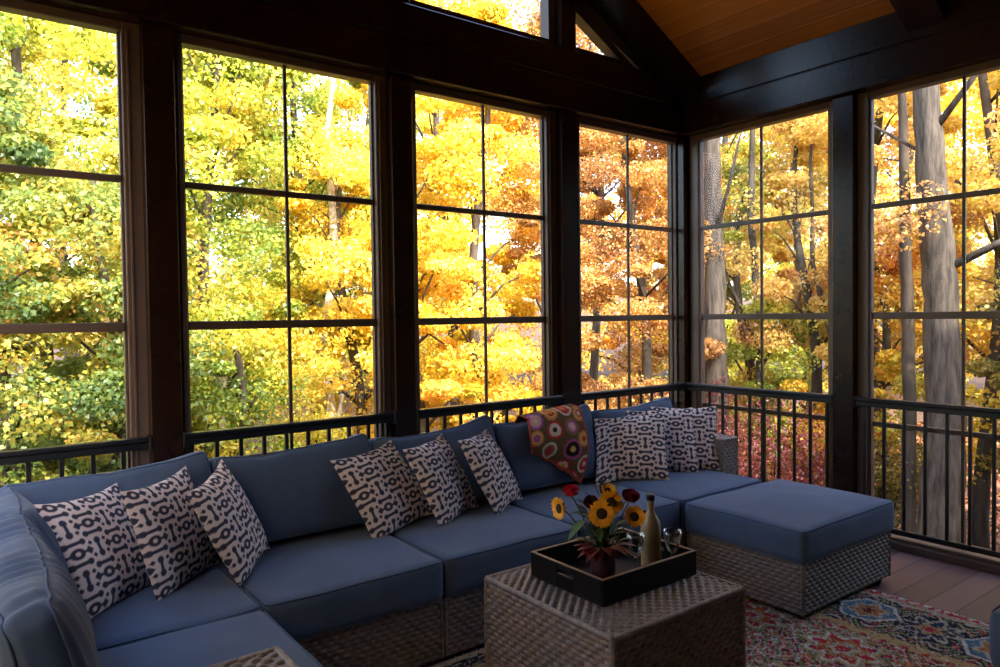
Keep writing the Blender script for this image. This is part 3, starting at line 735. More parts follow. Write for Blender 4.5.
# ------------------------------------------------------------------ crocheted throw
def vnoise(P, sc, seed=0): return nz3(P, sc, seed)
def throw():
    n = 90
    # outline control in (s along the cushion top, t down the front): four corners in world
    TL = np.array([-2.105, -.575, .885]); TR = np.array([-1.69, -.565, .92]); BL = np.array([-2.165, -.655, .70]); BR = np.array([-1.83, -.715, .475])
    V = []; UVs = []
    rows = 100; back = 22
    for j in range(rows+1):
        for i in range(n+1):
            u = i/n
            if j < back:                       # part folded over the top and down behind
                t = (back-j)/back
                top = TL*(1-u)+TR*u
                p = top+np.array([0, .16*t**.8, .010*math.sin(PI*min(t*1.2, 1))-.09*max(0, t-.45)/.55])
                vv = -t*.25
            else:
                t = (j-back)/(rows-back)
                top = TL*(1-u)+TR*u; bot = BL*(1-u)+BR*u
                # the lower edge cuts diagonally with a scalloped hem
                p = top*(1-t)+bot*t
                p = p+np.array([-.03*math.sin(PI*t)*(1-u)+.03*math.sin(PI*t)*u, -.055*math.sin(PI*min(t*.9, 1))-.012*math.sin(u*9+1)*t, .022*t*math.sin(u*PI)+.012*abs(math.sin(u*PI*3.5))*t])
                vv = t*(.26+.22*u)/.45
            V.append(p); UVs.append((u, vv))
    V = np.array(V); UVs = np.array(UVs)
    x = UVs[:, 0]*.46; y = UVs[:, 1]*.46
    ground = np.array([.125, .070, .032]); col = np.tile(ground, (len(V), 1))
    nzv = vnoise(np.stack([x, y, 0*x], 1), 120)
    col = col*(1+.5*nzv[:, None])
    col = np.where((vnoise(np.stack([x, y, 0*x], 1), 25, 5) > .22)[:, None], np.array([.09, .09, .035]), col)
    cream = (.62, .50, .40); org = (.55, .20, .06); red = (.45, .03, .025); pur = (.35, .09, .22); yel = (.62, .40, .12); pink = (.60, .30, .42); blk = (.02, .012, .01)
    circ = [(.06, .03, .062, [pur, pink, yel, cream]), (.20, -.01, .062, [org, yel, red, org]), (.33, -.02, .060, [cream, red, red, org]), (.20, .12, .064, [red, cream, cream, blk]),
            (.045, .155, .060, [org, yel, pur, pur]), (.34, .115, .060, [(.2, .13, .04), pur, pink, cream]), (.15, .262, .062, [cream, (.2, .16, .06), red, red]), (.325, .265, .070, [pur, blk, blk, yel]),
            (.42, .20, .05, [org, yel, org, red]), (.43, .04, .05, [org, yel, red, cream]), (.43, .36, .055, [cream, red, red, cream]), (.27, .38, .05, [red, cream, yel, org]), (.36, .46, .055, [red, cream, org, red]), (.06, -.13, .05, [red, cream, red, org]), (.2, -.14, .05, [cream, pur, red, yel]), (.34, -.14, .05, [red, yel, org, pur])]
    for (cx, cy, r_, cs) in circ:
        ang = np.arctan2(y-cy, x-cx); d = np.hypot(x-cx, y-cy)/(r_*(1+.02*np.cos(ang*9)))
        for k, lim in enumerate((1., .74, .50, .28)):
            col = np.where((d < lim)[:, None], np.array(cs[k])*(1+.25*nzv[:, None]), col)
    ed = (UVs[:, 0] < .02) | (UVs[:, 0] > .975) | (np.arange(len(V))//(n+1) >= rows-3)
    col = np.where(ed[:, None], np.array([.40, .06, .04]), col)
    N_ = len(V); V2 = V+np.array([0, .009, -.004])
    i = np.arange(rows)[:, None]*(n+1)+np.arange(n)[None, :]
    F1 = np.stack([i, i+1, i+n+2, i+n+1], -1).reshape(-1, 4)
    rim = []
    for j in range(rows): rim += [(j*(n+1), (j+1)*(n+1), (j+1)*(n+1)+N_, j*(n+1)+N_), (j*(n+1)+n, j*(n+1)+n+N_, (j+1)*(n+1)+n+N_, (j+1)*(n+1)+n)]
    for q in range(n): rim += [(q, q+N_, q+1+N_, q+1), (rows*(n+1)+q, rows*(n+1)+q+1, rows*(n+1)+q+1+N_, rows*(n+1)+q+N_)]
    o = np_mesh('throw_blanket', np.concatenate([V, V2]), np.concatenate([F1, F1[:, ::-1]+N_, np.array(rim)]), 4, M['crochet'], vcol=np.concatenate([col, col]))
    tag(o, 'brown crocheted throw with bright flower circles draped over a back cushion', 'blanket')
throw()

# ------------------------------------------------------------------ rug
def fbm(x, y, sc, seed):
    P = np.stack([x, y, np.zeros_like(x)], 1); return nz3(P, sc, seed)+.5*nz3(P, sc*2.1, seed+7)
def rug():
    x0, x1, y0, y1 = -4.3, -.90, -3.75, -1.10
    def grid(xa, xb, ya, yb, st):
        xs = np.arange(xa, xb+st*.5, st); ys = np.arange(ya, yb+st*.5, st); return np.meshgrid(xs, ys)
    st = .0085
    X, Y = grid(x0, x1, y0, y1, st); shp = X.shape; x = X.ravel(); y = Y.ravel()
    wob = fbm(x, y, 9, 1)*.010
    t = (x1-x)+wob; yy = y+fbm(x, y, 9, 5)*.010
    t2 = np.minimum(t, x-x0); te = np.minimum(t2, np.minimum(y-y0, y1-y))
    n1 = fbm(x, y, 35, 11); n2 = fbm(x, y, 90, 17); n3 = fbm(x, y, 14, 23)
    red = np.array([.44, .022, .030]); cream = np.array([.46, .40, .33]); navy = np.array([.012, .016, .035]); gold = np.array([.42, .28, .13]); org = np.array([.42, .16, .05]); blue = np.array([.08, .17, .27]); white = np.array([.60, .57, .55]); grn = np.array([.16, .20, .08]); mar = np.array([.12, .01, .015])
    col = np.tile(red, (len(x), 1))
    def put(mask, c): col[mask] = c
    # field: stepped medallions
    px = ((t2-.55) % .46-.23)*1.35; py = ((yy+.15) % .46-.23)*1.35
    r1 = np.abs(px)+np.abs(py); r2 = np.hypot(px, py); an = np.arctan2(py, px)
    put(n3 > .30, org); put((n3 < -.3), mar); put(np.abs(n3) < .05, cream); put(np.abs(n3-.12) < .03, grn)
    q = r2-.20-.035*np.cos(an*8)
    put((np.abs(q) < .032), gold); put(np.abs(q+.03) < .012, white); put(np.abs(q-.035) < .008, navy*2); put(q < -.055, red)
    put((r2 < .12+.02*np.cos(an*6)), org); put(r2 < .075+.015*np.cos(an*6), cream); put(r2 < .04, red)
    vine = np.abs(np.sin((px+.3*py)*26+2*np.sin(py*22)))
    put((vine < .17) & (r2 > .22), cream); put((vine > .93) & (r2 > .22), grn)
    vine2 = np.abs(np.sin((py-.25*px)*31+2*np.sin(px*19)))
    put((vine2 < .13) & (r2 > .24), white)
    # inner guard, main border, outer guard
    b = (te < .575); put(b, gold*1.1); put(b & (np.abs((yy % .09)-.045)+np.abs(te-.565) < .022), red)
    b = (te < .50); put(b, navy)
    d = te-.28; py = (yy+.13) % .56-.28
    rr = np.hypot(d/.95, py/1.0); an = np.arctan2(py, d)
    hexd = np.maximum(np.abs(py)*.9+np.abs(d)*.5, np.abs(d)*1.0)
    put(b & (hexd < .135), white); put(b & (hexd < .120), blue); put(b & (hexd < .085+.02*np.cos(an*6)), cream); put(b & (hexd < .068+.018*np.cos(an*6)), org); put(b & (hexd < .03), mar)
    fl = np.hypot(d/1.0, (np.abs(py)-.28)); an2 = np.arctan2(np.abs(py)-.28, d)
    put(b & (fl < .12+.03*np.cos(an2*8)), cream); put(b & (fl < .095+.025*np.cos(an2*8)), navy*2); put(b & (fl < .06+.015*np.cos(an2*5)), gold); put(b & (fl < .03), red)
    v = np.abs(np.sin(d*34+3.2*np.sin(yy*21)))
    bo = b & (hexd > .15) & (fl > .15)
    put(bo & (v < .28), cream); put(bo & (v > .90), grn*1.3); put(bo & (n1 > .35), red)
    b = (te < .085); put(b, cream); put(b & (np.abs(te-.06) < .008), gold)
    b = (te < .042); put(b, red); put(b & (n1 > .05) & (te < .03), white)
    # worn specks of the weave
    put(n2 > .40, cream*.95); put(n2 < -.50, mar*1.2); n4 = fbm(x, y, 60, 41); put((n4 > .62), white); put(n4 < -.62, navy*1.5)
    col *= (1+.30*n1[:, None]); col = np.clip(col, .004, .9)
    Z = .012+.0012*n2
    i = np.arange(shp[0]-1)[:, None]*shp[1]+np.arange(shp[1]-1)[None, :]
    F = np.stack([i, i+1, i+shp[1]+1, i+shp[1]], -1).reshape(-1, 4)
    V = np.stack([x, y, Z], 1)
    # edge skirt down to the floor
    per = list(range(shp[1]))+[shp[1]-1+k*shp[1] for k in range(1, shp[0])]+[shp[0]*shp[1]-1-k for k in range(1, shp[1])]+[(shp[0]-1-k)*shp[1] for k in range(1, shp[0]-1)]
    per = np.array(per); N0 = len(V); low = V[per].copy(); low[:, 2] = .001
    a = np.arange(len(per)); bn = np.roll(a, -1)
    SF = np.stack([per[a], N0+a, N0+bn, per[bn]], 1)
    o = np_mesh('area_rug', np.concatenate([V, low]), np.concatenate([F, SF]), 4, M['rug'], vcol=np.concatenate([col, col[per]]))
    tag(o, 'red, navy and cream oriental style rug under the sofa and coffee table', 'rug')
rug()

# ------------------------------------------------------------------ tray and what is on it
tr = empty('serving_tray', (-2.665, -1.803, .443)); tag(tr, 'black rectangular serving tray with a copper coloured rim on the coffee table', 'tray')
hx, hy, th = .262, .203, .096
m = MB(); m.bbox(-hx, hx, -hy, hy, 0, .008, .002); m.build('tray_bottom', M['tray'], tr)
for (a, b_, c, d) in ((-hx, hx, -hy, -hy+.012), (-hx, hx, hy-.012, hy)):
    m = MB(); m.bbox(a, b_, c, d, .006, th, .002); m.build('side_wall', M['tray'], tr)
for sx in (-1, 1):
    x = sx*(hx-.006); m = MB()
    m.bbox(x-.006, x+.006, -hy+.012, -.045, .006, th, .002); m.bbox(x-.006, x+.006, .045, hy-.012, .006, th, .002)
    m.bbox(x-.006, x+.006, -.045, .045, .006, .055, .002); m.bbox(x-.006, x+.006, -.045, .045, .072, th, .002)
    e = m.build('end_wall', M['tray'], tr)
    m = MB(); m.tube([(x-sx*.0-.0, -.043, .0565), (x, .043, .0565)], .0025, 6); m.build('handle_slot_edge', M['tray_rim'], e)
m = MB()
for (a, b_, c, d) in ((-hx, hx, -hy, -hy+.013), (-hx, hx, hy-.013, hy), (-hx, -hx+.013, -hy+.013, hy-.013), (hx-.013, hx, -hy+.013, hy-.013)): m.bbox(a, b_, c, d, th, th+.002, .0005)
tag(m.build('rim', M['tray_rim'], tr), 'thin copper coloured rim')
TZ = .4515
vz = MB(); vz.lathe([(0, 0), (.040, 0), (.0455, .004), (.0465, .02), (.0475, .08), (.048, .150), (.0465, .153), (.0445, .150), (.044, .02), (0, .015)], seg=40)
va = vz.build('vase', M['vase'], loc=(-2.825, -1.905, TZ)); tag(va, 'plain burgundy cylinder vase in the corner of the black tray', 'vase')
# bottle
b0 = empty('bottle', (-2.498, -1.852, TZ)); tag(b0, 'frosted straw coloured wine bottle standing between two glasses on the tray', 'bottle')
m = MB(); m.lathe([(0, .003), (.034, 0), (.0395, .005), (.0405, .02), (.0405, .160), (.039, .178), (.034, .196), (.025, .212), (.0175, .226), (.0150, .240), (.0145, .282), (.0165, .284), (.0165, .292), (.0145, .294), (.0145, .296), (0, .296)], seg=40)
m.build('body', M['frost'], b0)
m = MB(); m.lathe([(.0150, .276), (.0172, .277), (.0176, .2975), (.0165, .3005), (0, .3005)], seg=30); m.build('cap', M['capdark'], b0)
# goblets
def goblet():
    r_ = empty('wine_glass'); seg = 48
    fac = lambda k, z: 1+(.045*abs(math.sin(PI*k*8/48)) if .07 < z < .15 else 0)
    m = MB(); m.lathe([(.0, .066), (.012, .070), (.020, .082), (.026, .098), (.031, .120), (.034, .142), (.0355, .160), (.0345, .160), (.032, .140), (.029, .118), (.023, .096), (.015, .080), (0, .074)], seg=seg, facet=fac); m.build('bowl', M['glass'], r_)
    m = MB(); m.lathe([(.0045, .066), (.0075, .062), (.0045, .056), (.0036, .040), (.0048, .024), (.004, .012), (.006, .006)], seg=20); m.build('stem', M['glass'], r_)
    m = MB(); m.lathe([(.006, .007), (.018, .004), (.031, .002), (.032, .0), (0, 0)], seg=32); m.build('foot', M['glass'], r_)
    return r_
g = goblet(); g.location = (-2.600, -1.862, TZ); tag(g, 'cut glass goblet between the sunflowers and the bottle', 'glass', 'goblets on the tray')
g2 = g.copy(); COL.objects.link(g2)
for ch in g.children: c = ch.copy(); COL.objects.link(c); c.parent = g2
g2.location = (-2.452, -1.925, TZ); tag(g2, 'cut glass goblet on the ottoman side of the bottle', 'glass', 'goblets on the tray')

def frame_to(n, spin=0):
    return Vector(n).normalized().to_track_quat('Z', 'Y').to_matrix().to_4x4() @ Matrix.Rotation(spin, 4, 'Z')
VC = Vector((-2.825, -1.905, TZ+.13))
def stem_mb(p, root, q=None, r_=.003):
    a = Vector(VC); c = Vector(p); mid = (a+c)/2+Vector((0, 0, .03)); pts = []
    a = a-Vector((0, 0, .10))
    for i in range(9): t = i/8; pts.append(a*(1-t)**2+mid*2*t*(1-t)+c*t*t-Vector(root))
    m = MB(); m.tube([tuple(v) for v in pts], r_, 6); return m
def leaf_shape(m, p, d, up, L_, W_, cup=.15, n=6):
    d = Vector(d).normalized(); up = Vector(up); sd = d.cross(up).normalized(); up = sd.cross(d)
    base = len(m.v); p = Vector(p)
    for i in range(n+1):
        t = i/n; w_ = W_/2*math.sin(PI*min(1, t**.75))*(1-.15*t)+.0006
        c = p+d*L_*t+up*(-cup*L_*t*t)
        for s_ in (-1, 0, 1): m.v.append(tuple(c+sd*w_*s_+up*(w_*.35 if s_ else 0)))
    for i in range(n):
        for k in (0, 1):
            a = base+i*3+k; m.f.append((a, a+1, a+4, a+3)); m.flat.append(False)
def sunflower(p, n, r_, label, npet=20, closed=.0, spin=0, seed=1):
    rr = random.Random(seed)
    root = empty('sunflower', p); tag(root, label, 'flower', 'sunflowers in the vase')
    F = frame_to(n, spin); m = MB(); rd = r_*.42
    for layer in (0, 1):
        for k in range(npet):
            a = 2*PI*(k+.5*layer)/npet+rr.uniform(-.08, .08)
            el = closed+.15*layer+rr.uniform(-.08, .12)
            d = Vector((math.cos(a)*math.cos(el), math.sin(a)*math.cos(el), math.sin(el)))
            leaf_shape(m, Vector((math.cos(a), math.sin(a), 0))*rd*.85+Vector((0, 0, .001+.002*layer)), d, (0, 0, 1), (r_-rd*.7)*rr.uniform(.88, 1.06), r_*.30, cup=.10)
    m.v = [tuple(F @ Vector(v)) for v in m.v]; m.build('petals', M['petal'], root)
    m = MB(); m.lathe([(0, .010), (rd*.35, .0085), (rd*.7, .010), (rd*.95, .007), (rd*1.02, .0), (rd*.8, -.006), (0, -.008)], seg=28)
    m.v = [tuple(F @ Vector(v)) for v in m.v]; m.build('centre', M['disc'], root)
    m = MB()
    for k in range(9):
        a = 2*PI*k/9; leaf_shape(m, Vector((math.cos(a), math.sin(a), 0))*rd*.5+Vector((0, 0, -.008)), (math.cos(a), math.sin(a), .15), (0, 0, 1), r_*.55, r_*.25)
    m.v = [tuple(F @ Vector(v)) for v in m.v]; m.build('sepals', M['green'], root)
    stem_mb(Vector(p)-Vector(n).normalized()*.012, p).build('stem', M['green'], root)
sunflower((-2.875, -1.951, .760), (-.62, -.75, .22), .049, 'largest fully open sunflower at the front of the bouquet', 22, .0, 0, 1)
sunflower((-2.800, -1.925, .782), (-.45, -.70, .55), .047, 'open sunflower just above and behind the largest one', 20, .05, .1, 2)
sunflower((-2.760, -2.001, .738), (-.35, -.80, .45), .044, 'sunflower with curled petals on the bottle side of the bouquet', 18, .5, .3, 3)
sunflower((-2.963, -1.822, .767), (-.97, .12, .05), .043, 'sunflower seen in profile, sticking out to the left of the bouquet', 20, .25, .2, 4)
sunflower((-2.781, -1.890, .815), (-.2, -.5, .8), .034, 'small sunflower at the top of the bouquet', 16, .6, .2, 5)
def rose(p, n, r_, label, mat, seed):
    rr = random.Random(seed)
    root = empty('rose', p); tag(root, label, 'flower', 'red roses in the vase')
    F = frame_to(n); m = MB()
    for ring, (cnt, rad, h) in enumerate(((3, .25, 1.25), (4, .48, 1.15), (5, .72, .95), (6, .98, .70))):
        for k in range(cnt):
            a0 = 2*PI*k/cnt+ring*.7+rr.uniform(-.2, .2); wd = 2*PI/cnt*.72
            base = len(m.v); nn = 6
            for j in range(5):
                t = j/4
                for i in range(nn+1):
                    s_ = i/nn*2-1; a = a0+wd*s_*(.6+.4*t)
                    rd_ = r_*rad*(.45+.55*math.sin(PI*.5*min(1, t*1.4)))*(1+.12*t*ring/3)
                    z = r_*h*(t*1.15-.5)-abs(s_)**2.5*r_*.22*t
                    m.v.append(tuple(F @ Vector((rd_*math.cos(a), rd_*math.sin(a), z))))
            for j in range(4):
                for i in range(nn): q = base+j*(nn+1)+i; m.f.append((q, q+1, q+nn+2, q+nn+1)); m.flat.append(False)
    m.build('petals', mat, root)
    m = MB()
    for k in range(5): a = 2*PI*k/5; leaf_shape(m, (0, 0, -r_*.55), (math.cos(a), math.sin(a), .4), (0, 0, 1), r_*1.0, r_*.4)
    m.v = [tuple(F @ Vector(v)) for v in m.v]; m.build('sepals', M['greendark'], root)
    stem_mb(Vector(p)-Vector(n).normalized()*r_*.5, p).build('stem', M['green'], root)
rose((-2.929, -1.846, .828), (-.3, -.2, 1), .029, 'bright red rose rising highest on the left of the bouquet', M['rose'], 1)
rose((-2.850, -1.870, .778), (-.5, -.5, .7), .026, 'dark red rose tucked behind the largest sunflower', M['rosedark'], 2)
rose((-2.700, -1.930, .788), (-.2, -.4, 1), .032, 'dark red rose beside the bottle neck', M['rosedark'], 3)
def sprig(name, label, base, leaves, mat, cat='foliage'):
    root = empty(name, base); tag(root, label, cat)
    m = MB()
    for (p, d, L_, W_, cup) in leaves:
        leaf_shape(m, Vector(p)-Vector(base), d, (0, 0, 1), L_, W_, cup)
    m.build('leaves', mat, root)
    m = MB()
    for (p, d, L_, W_, cup) in leaves: m.tube([tuple(Vector(VC)-Vector(base)-Vector((0, 0, .05))), tuple((Vector(VC)+Vector(p))/2-Vector(base)+Vector((0, 0, .012))), tuple(Vector(p)-Vector(base))], .0016, 5)
    m.build('stalks', M['greendark'], root)
V_ = Vector
sprig('leaf_sprig', 'broad green leaf hanging from the left side of the bouquet', V_((-2.885, -1.875, .715)),
      [((-2.885, -1.875, .722), (-.62, .05, -.36), .105, .045, .15), ((-2.87, -1.93, .70), (-.4, -.5, -.3), .06, .03, .2)], M['green'])
rr = random.Random(4); lv = []
for k in range(46):
    a = rr.uniform(0, 2*PI); q_ = rr.uniform(.01, .06); p = (VC.x+q_*math.cos(a), VC.y+q_*math.sin(a), rr.uniform(.62, .78))
    lv.append((p, (math.cos(a), math.sin(a), rr.uniform(.1, 1.1)), rr.uniform(.05, .085), .032, .1))
lv += [((-2.80, -1.88, .80), (.2, .2, 1), .07, .022, .1), ((-2.82, -1.89, .79), (-.3, .2, 1), .075, .02, .1), ((-2.77, -1.90, .80), (.5, -.1, .7), .06, .022, .1), ((-2.84, -1.88, .79), (-.6, .2, .6), .06, .02, .1)]
sprig('leaf_sprig', 'dark narrow green leaves filling the bouquet between the flowers', V_((VC.x, VC.y, .70)), lv, M['greendark'])
lv = []
for k in range(22):
    a = 2*PI*k/22+rr.uniform(-.15, .15)
    lv.append(((VC.x+.03*math.cos(a), VC.y+.03*math.sin(a), TZ+.155+rr.uniform(0, .015)), (math.cos(a), math.sin(a), rr.uniform(-.15, .55)), rr.uniform(.065, .105), .042, .35))
sprig('leaf_sprig', 'collar of burgundy red leaves drooping over the vase rim', V_((VC.x, VC.y, TZ+.14)), lv, M['redleaf'])

# ------------------------------------------------------------------ forest outside
GZ = -1.9
def ground_z(x, y):
    d = math.hypot(x+2, y+1); return GZ+.25*mnoise.noise(Vector((x*.15, y*.15, 0)))+max(0, d-9)*.07
n = 90; xs = np.linspace(-40, 60, n+1); ys = np.linspace(-30, 62, n+1); GX, GY = np.meshgrid(xs, ys)
gzv = np.array([ground_z(a, b) for a, b in zip(GX.ravel(), GY.ravel())])
i = np.arange(n)[:, None]*(n+1)+np.arange(n)[None, :]
M['soil'] = mat_noise('forest_soil', (.05, .028, .018, 1), (.15, .07, .035, 1), (6, 6, 6), .95, .6, .05, detail=8)
g_ = np_mesh('ground', np.stack([GX.ravel(), GY.ravel(), gzv], 1), np.stack([i, i+1, i+n+2, i+n+1], -1).reshape(-1, 4), 4, M['soil']); g_['kind'] = 'structure'

def leaves_np(cent, rad, cnt, size, bias_up=.35, seed=0):
    """cent (k,3), rad (k,3) ellipsoid clumps; returns quad leaves"""
    g = np.random.default_rng(seed); k = len(cent)
    ci = g.integers(0, k, cnt)
    d = g.normal(size=(cnt, 3)); d /= np.linalg.norm(d, axis=1, keepdims=True)
    rr_ = g.uniform(.25, 1, (cnt, 1))**.55
    P = cent[ci]+d*rr_*rad[ci]
    nrm = d*.6+g.normal(size=(cnt, 3))*.7; nrm[:, 2] += bias_up; nrm /= np.linalg.norm(nrm, axis=1, keepdims=True)
    t = g.normal(size=(cnt, 3)); t[:, 2] -= .5; t -= nrm*np.sum(t*nrm, 1, keepdims=True); t /= np.linalg.norm(t, axis=1, keepdims=True)
    b = np.cross(nrm, t); s = size*g.uniform(.65, 1.25, (cnt, 1))
    wd = g.uniform(.34, .50, (cnt, 1))
    # folded leaf: tip, two sides raised a little, stalk end
    V = np.stack([P-t*s*.5, P-t*s*.02+b*s*wd+nrm*s*.10, P+t*s*.55, P-t*s*.02-b*s*wd+nrm*s*.10], 1).reshape(-1, 3)
    F = np.arange(cnt*4).reshape(-1, 4)
    tint = .5+.27*g.normal(size=k)[ci]*.7+g.normal(size=cnt)*.16
    return V, F, np.clip(tint, 0, 1)
def trunk_mb(p0, top, r0, r1, bend=.25, seed=0, n=14):
    g = random.Random(seed); p0 = Vector(p0); top = Vector(top); pts = []; rads = []
    ph = g.uniform(0, 6)
    for i in range(n+1):
        t = i/n; w_ = math.sin(PI*t)*bend
        pts.append(p0.lerp(top, t)+Vector((math.sin(ph+t*4)*w_, math.cos(ph+t*5)*w_, 0))); rads.append(r0*(1-t)+r1*t+(r0*.5*max(0, .1-t)*10*.6))
    return pts, rads
def tree(az, dist, H, r_, leafmat, label, n_leaves, size, z0=0., clumps=46, tr=.11, bark='barkdark', seed=0, lean=(0, 0), flat=.6, cl=.62, name='autumn_tree', group='trees outside the porch', pos=None):
    """az degrees from +Y towards +X as seen from the porch, dist metres from the viewer"""
    if pos is None: x, y = C0.x+dist*math.sin(R(az)), C0.y+dist*math.cos(R(az))
    else: x, y = pos
    gz = ground_z(x, y)-.1
    root = empty(name, (x, y, gz)); tag(root, label, 'tree', group)
    g = random.Random(seed*13+5)
    pts, rads = trunk_mb((0, 0, 0), (lean[0], lean[1], H), tr, tr*.25, .22, seed)
    m = MB(); m.tube([tuple(p) for p in pts], rads, 12)
    cent = []; rad = []
    hb = z0-gz
    clumps = int(clumps*1.9)
    for k in range(clumps):
        t = g.random(); z = hb+(H-hb)*t
        env = math.sin(PI*min(1, .18+t*.82))**.6 if H > 5 else math.sin(PI*(.25+.7*t))**.5
        a = g.uniform(0, 2*PI); rr_ = r_*env*math.sqrt(g.uniform(.05, 1))
        ti = min(len(pts)-1, int(z/H*14)); ax_ = pts[max(0, ti)]
        c = (ax_.x+rr_*math.cos(a), ax_.y+rr_*math.sin(a), z); cent.append(c)
        s_ = cl*g.choice((.35, .5, .7, 1.0))*g.uniform(.8, 1.2); rad.append((s_, s_, s_*flat))
        if k % 4 == 0:
            tb = max(0, min(1, (z-rr_*.5)/H)); bp = pts[int(tb*14)]; br = rads[int(tb*14)]*.35
            q = Vector(c); mid = (bp+q)/2+Vector((0, 0, .15*rr_)); m.tube([tuple(bp), tuple(mid), tuple(q)], [br, br*.6, br*.2+.004], 6)
    m.build('trunk', M[bark], root)
    V, F, T = leaves_np(np.array(cent), np.array(rad), int(n_leaves*2.4), size*.60, seed=seed+100)
    np_mesh('crown', V, F, 4, L[leafmat], root, smooth=False, fattr=T)
    return root
TR = [
 # az, dist, H, r, mat, label, leaves, size, z0, clumps
 # near layer
 (1.5, 9.3, 6.0, 1.5, 'green', 'leafy green tree filling the lower half of the leftmost window', 26000, .095, -1.2, 60),
 (7.5, 9.0, 5.0, 1.1, 'green', 'shorter green tree beside the leftmost post, tinged with orange', 20000, .09, -1.4, 50),
 (4, 12.0, 11.0, 2.3, 'lime', 'tall yellow green tree filling the top of the leftmost window', 34000, .12, 1.5, 80),
 (-5, 11, 9.5, 2.2, 'lime', 'yellow green tree at the extreme left edge', 20000, .12, -.5, 60),
 (15.5, 11.2, 9.5, 1.75, 'lime', 'layered yellow green tree in the left part of the second window', 30000, .11, -.2, 66),
 (16, 9.6, 3.6, 1.2, 'lime', 'low olive bush like tree behind the railing in the second window', 12000, .085, -1.7, 34),
 (22, 13.0, 11.0, 1.7, 'lime', 'yellowish tree with pale limbs in the right part of the second window', 20000, .12, 1.5, 50),
 (25, 10.8, 6.2, 1.2, 'gold', 'bright yellow tree at the right edge of the second window', 17000, .09, -.6, 42),
 (30.5, 10.5, 8.5, 1.25, 'gold', 'golden tree filling the left half of the brightest window', 28000, .095, -1.6, 60),
 (36.0, 10.8, 8.0, 1.35, 'gold', 'golden tree filling the right half of the brightest window', 30000, .095, -1.6, 60),
 (33, 14.5, 12.5, 1.9, 'gold', 'tall yellow tree rising behind the golden pair', 20000, .13, 2.0, 50),
 (42.5, 11.5, 8.8, 1.15, 'russet', 'rusty brown tree behind the slim window beside the corner', 34000, .070, -1.6, 60),
 (47.5, 12.0, 8.5, 1.35, 'russet', 'russet tree standing outside the corner post', 26000, .085, -1.6, 60),
 (44, 16, 13.5, 2.0, 'russet', 'tall russet tree whose top fills the gable windows', 20000, .13, 2.5, 50),
 (52.5, 14.5, 10.5, 1.35, 'mixed', 'mixed orange and green tree right of the corner post', 15000, .11, .8, 40),
 (56.0, 12.5, 6.2, 1.15, 'lime', 'airy yellow green sapling in the middle of the right side window', 11000, .09, -.6, 34),
 (60, 15.0, 11.5, 1.7, 'amber', 'amber tree with sky showing between its branches', 9000, .12, .5, 32),
 (59.5, 12, 6.5, 1.0, 'amber', 'low amber tree beside the right side post', 11000, .09, -1.0, 30),
 (65, 12.5, 10.5, 1.5, 'amber', 'golden orange tree left of the thick trunk', 20000, .10, 1.0, 50),
 (64, 11.5, 4.6, 1.2, 'mixed', 'low mottled tree at the foot of the thick trunk', 12000, .085, -1.2, 34),
 (70.5, 11.5, 9.5, 1.6, 'amber', 'golden tree right of the thick trunk', 22000, .10, 1.0, 50),
 (75.5, 10.6, 4.2, 1.2, 'dull', 'dull green tree at the right edge below the golden branches', 15000, .08, -.6, 40),
 (77, 12, 10, 2.0, 'gold', 'golden tree just beyond the right edge', 12000, .11, -1.0, 40),
]
for i, a in enumerate(TR):
    az, ds, H, r_, mt, lb, nl, sz, z0, cl_ = a
    tree(az, ds, H, r_, mt, lb, nl, sz, z0, cl_, seed=i+1, cl=.5 if sz < .1 else .66)
for i, (x, y, mt, lb) in enumerate([(-10.5, -1.5, 'gold', 'unseen yellow tree added for warm reflections outside the open left side, nearest the garden corner'), (-11.5, -6, 'gold', 'unseen golden tree added for warm reflections outside the open left side, level with the house wall'), (-12.5, 3.2, 'gold', 'unseen golden tree added for warm reflections outside the far left corner of the porch'), (-14, -10.5, 'green', 'unseen green tree added for warm reflections outside the open left side, behind the house wall')]):  # unseen trees, added so the right beam reflects warm foliage instead of sky
    tree(0, 0, 13.0, 2.8, mt, lb, 9000, .26, -1.0, 56, seed=90+i, tr=.2, cl=1.0, pos=(x, y))
# far row closing the horizon
far = [(-3, 24, 'green'), (6, 26, 'lime'), (14, 23, 'green'), (20, 27, 'gold'), (27, 24, 'lime'), (34, 26, 'gold'), (41, 24, 'orange'), (48, 27, 'mixed'), (54, 25, 'lime'), (60, 27, 'gold'), (66, 25, 'gold'), (72, 26, 'gold'), (79, 24, 'lime')]
words_ = {'green': 'green', 'lime': 'yellow green', 'gold': 'golden', 'orange': 'orange', 'mixed': 'mottled', 'russet': 'russet'}
where = ['beyond the extreme left edge', 'behind the leftmost window', 'behind the left half of the second window', 'behind the right half of the second window', 'behind the post between second and third window', 'behind the brightest window',
         'behind the slim window by the corner', 'just right of the corner post', 'behind the middle of the right side window', 'behind the right side post', 'behind the thick trunk', 'behind the right edge', 'beyond the right edge']
for i, (az, ds, mt) in enumerate(far):
    tree(az, ds, 12.0, 3.2, mt, 'distant %s tree %s' % (words_[mt], where[i]), 10000, .21, -1.5, 46, seed=60+i, tr=.2, cl=1.2, group='distant trees closing the view')
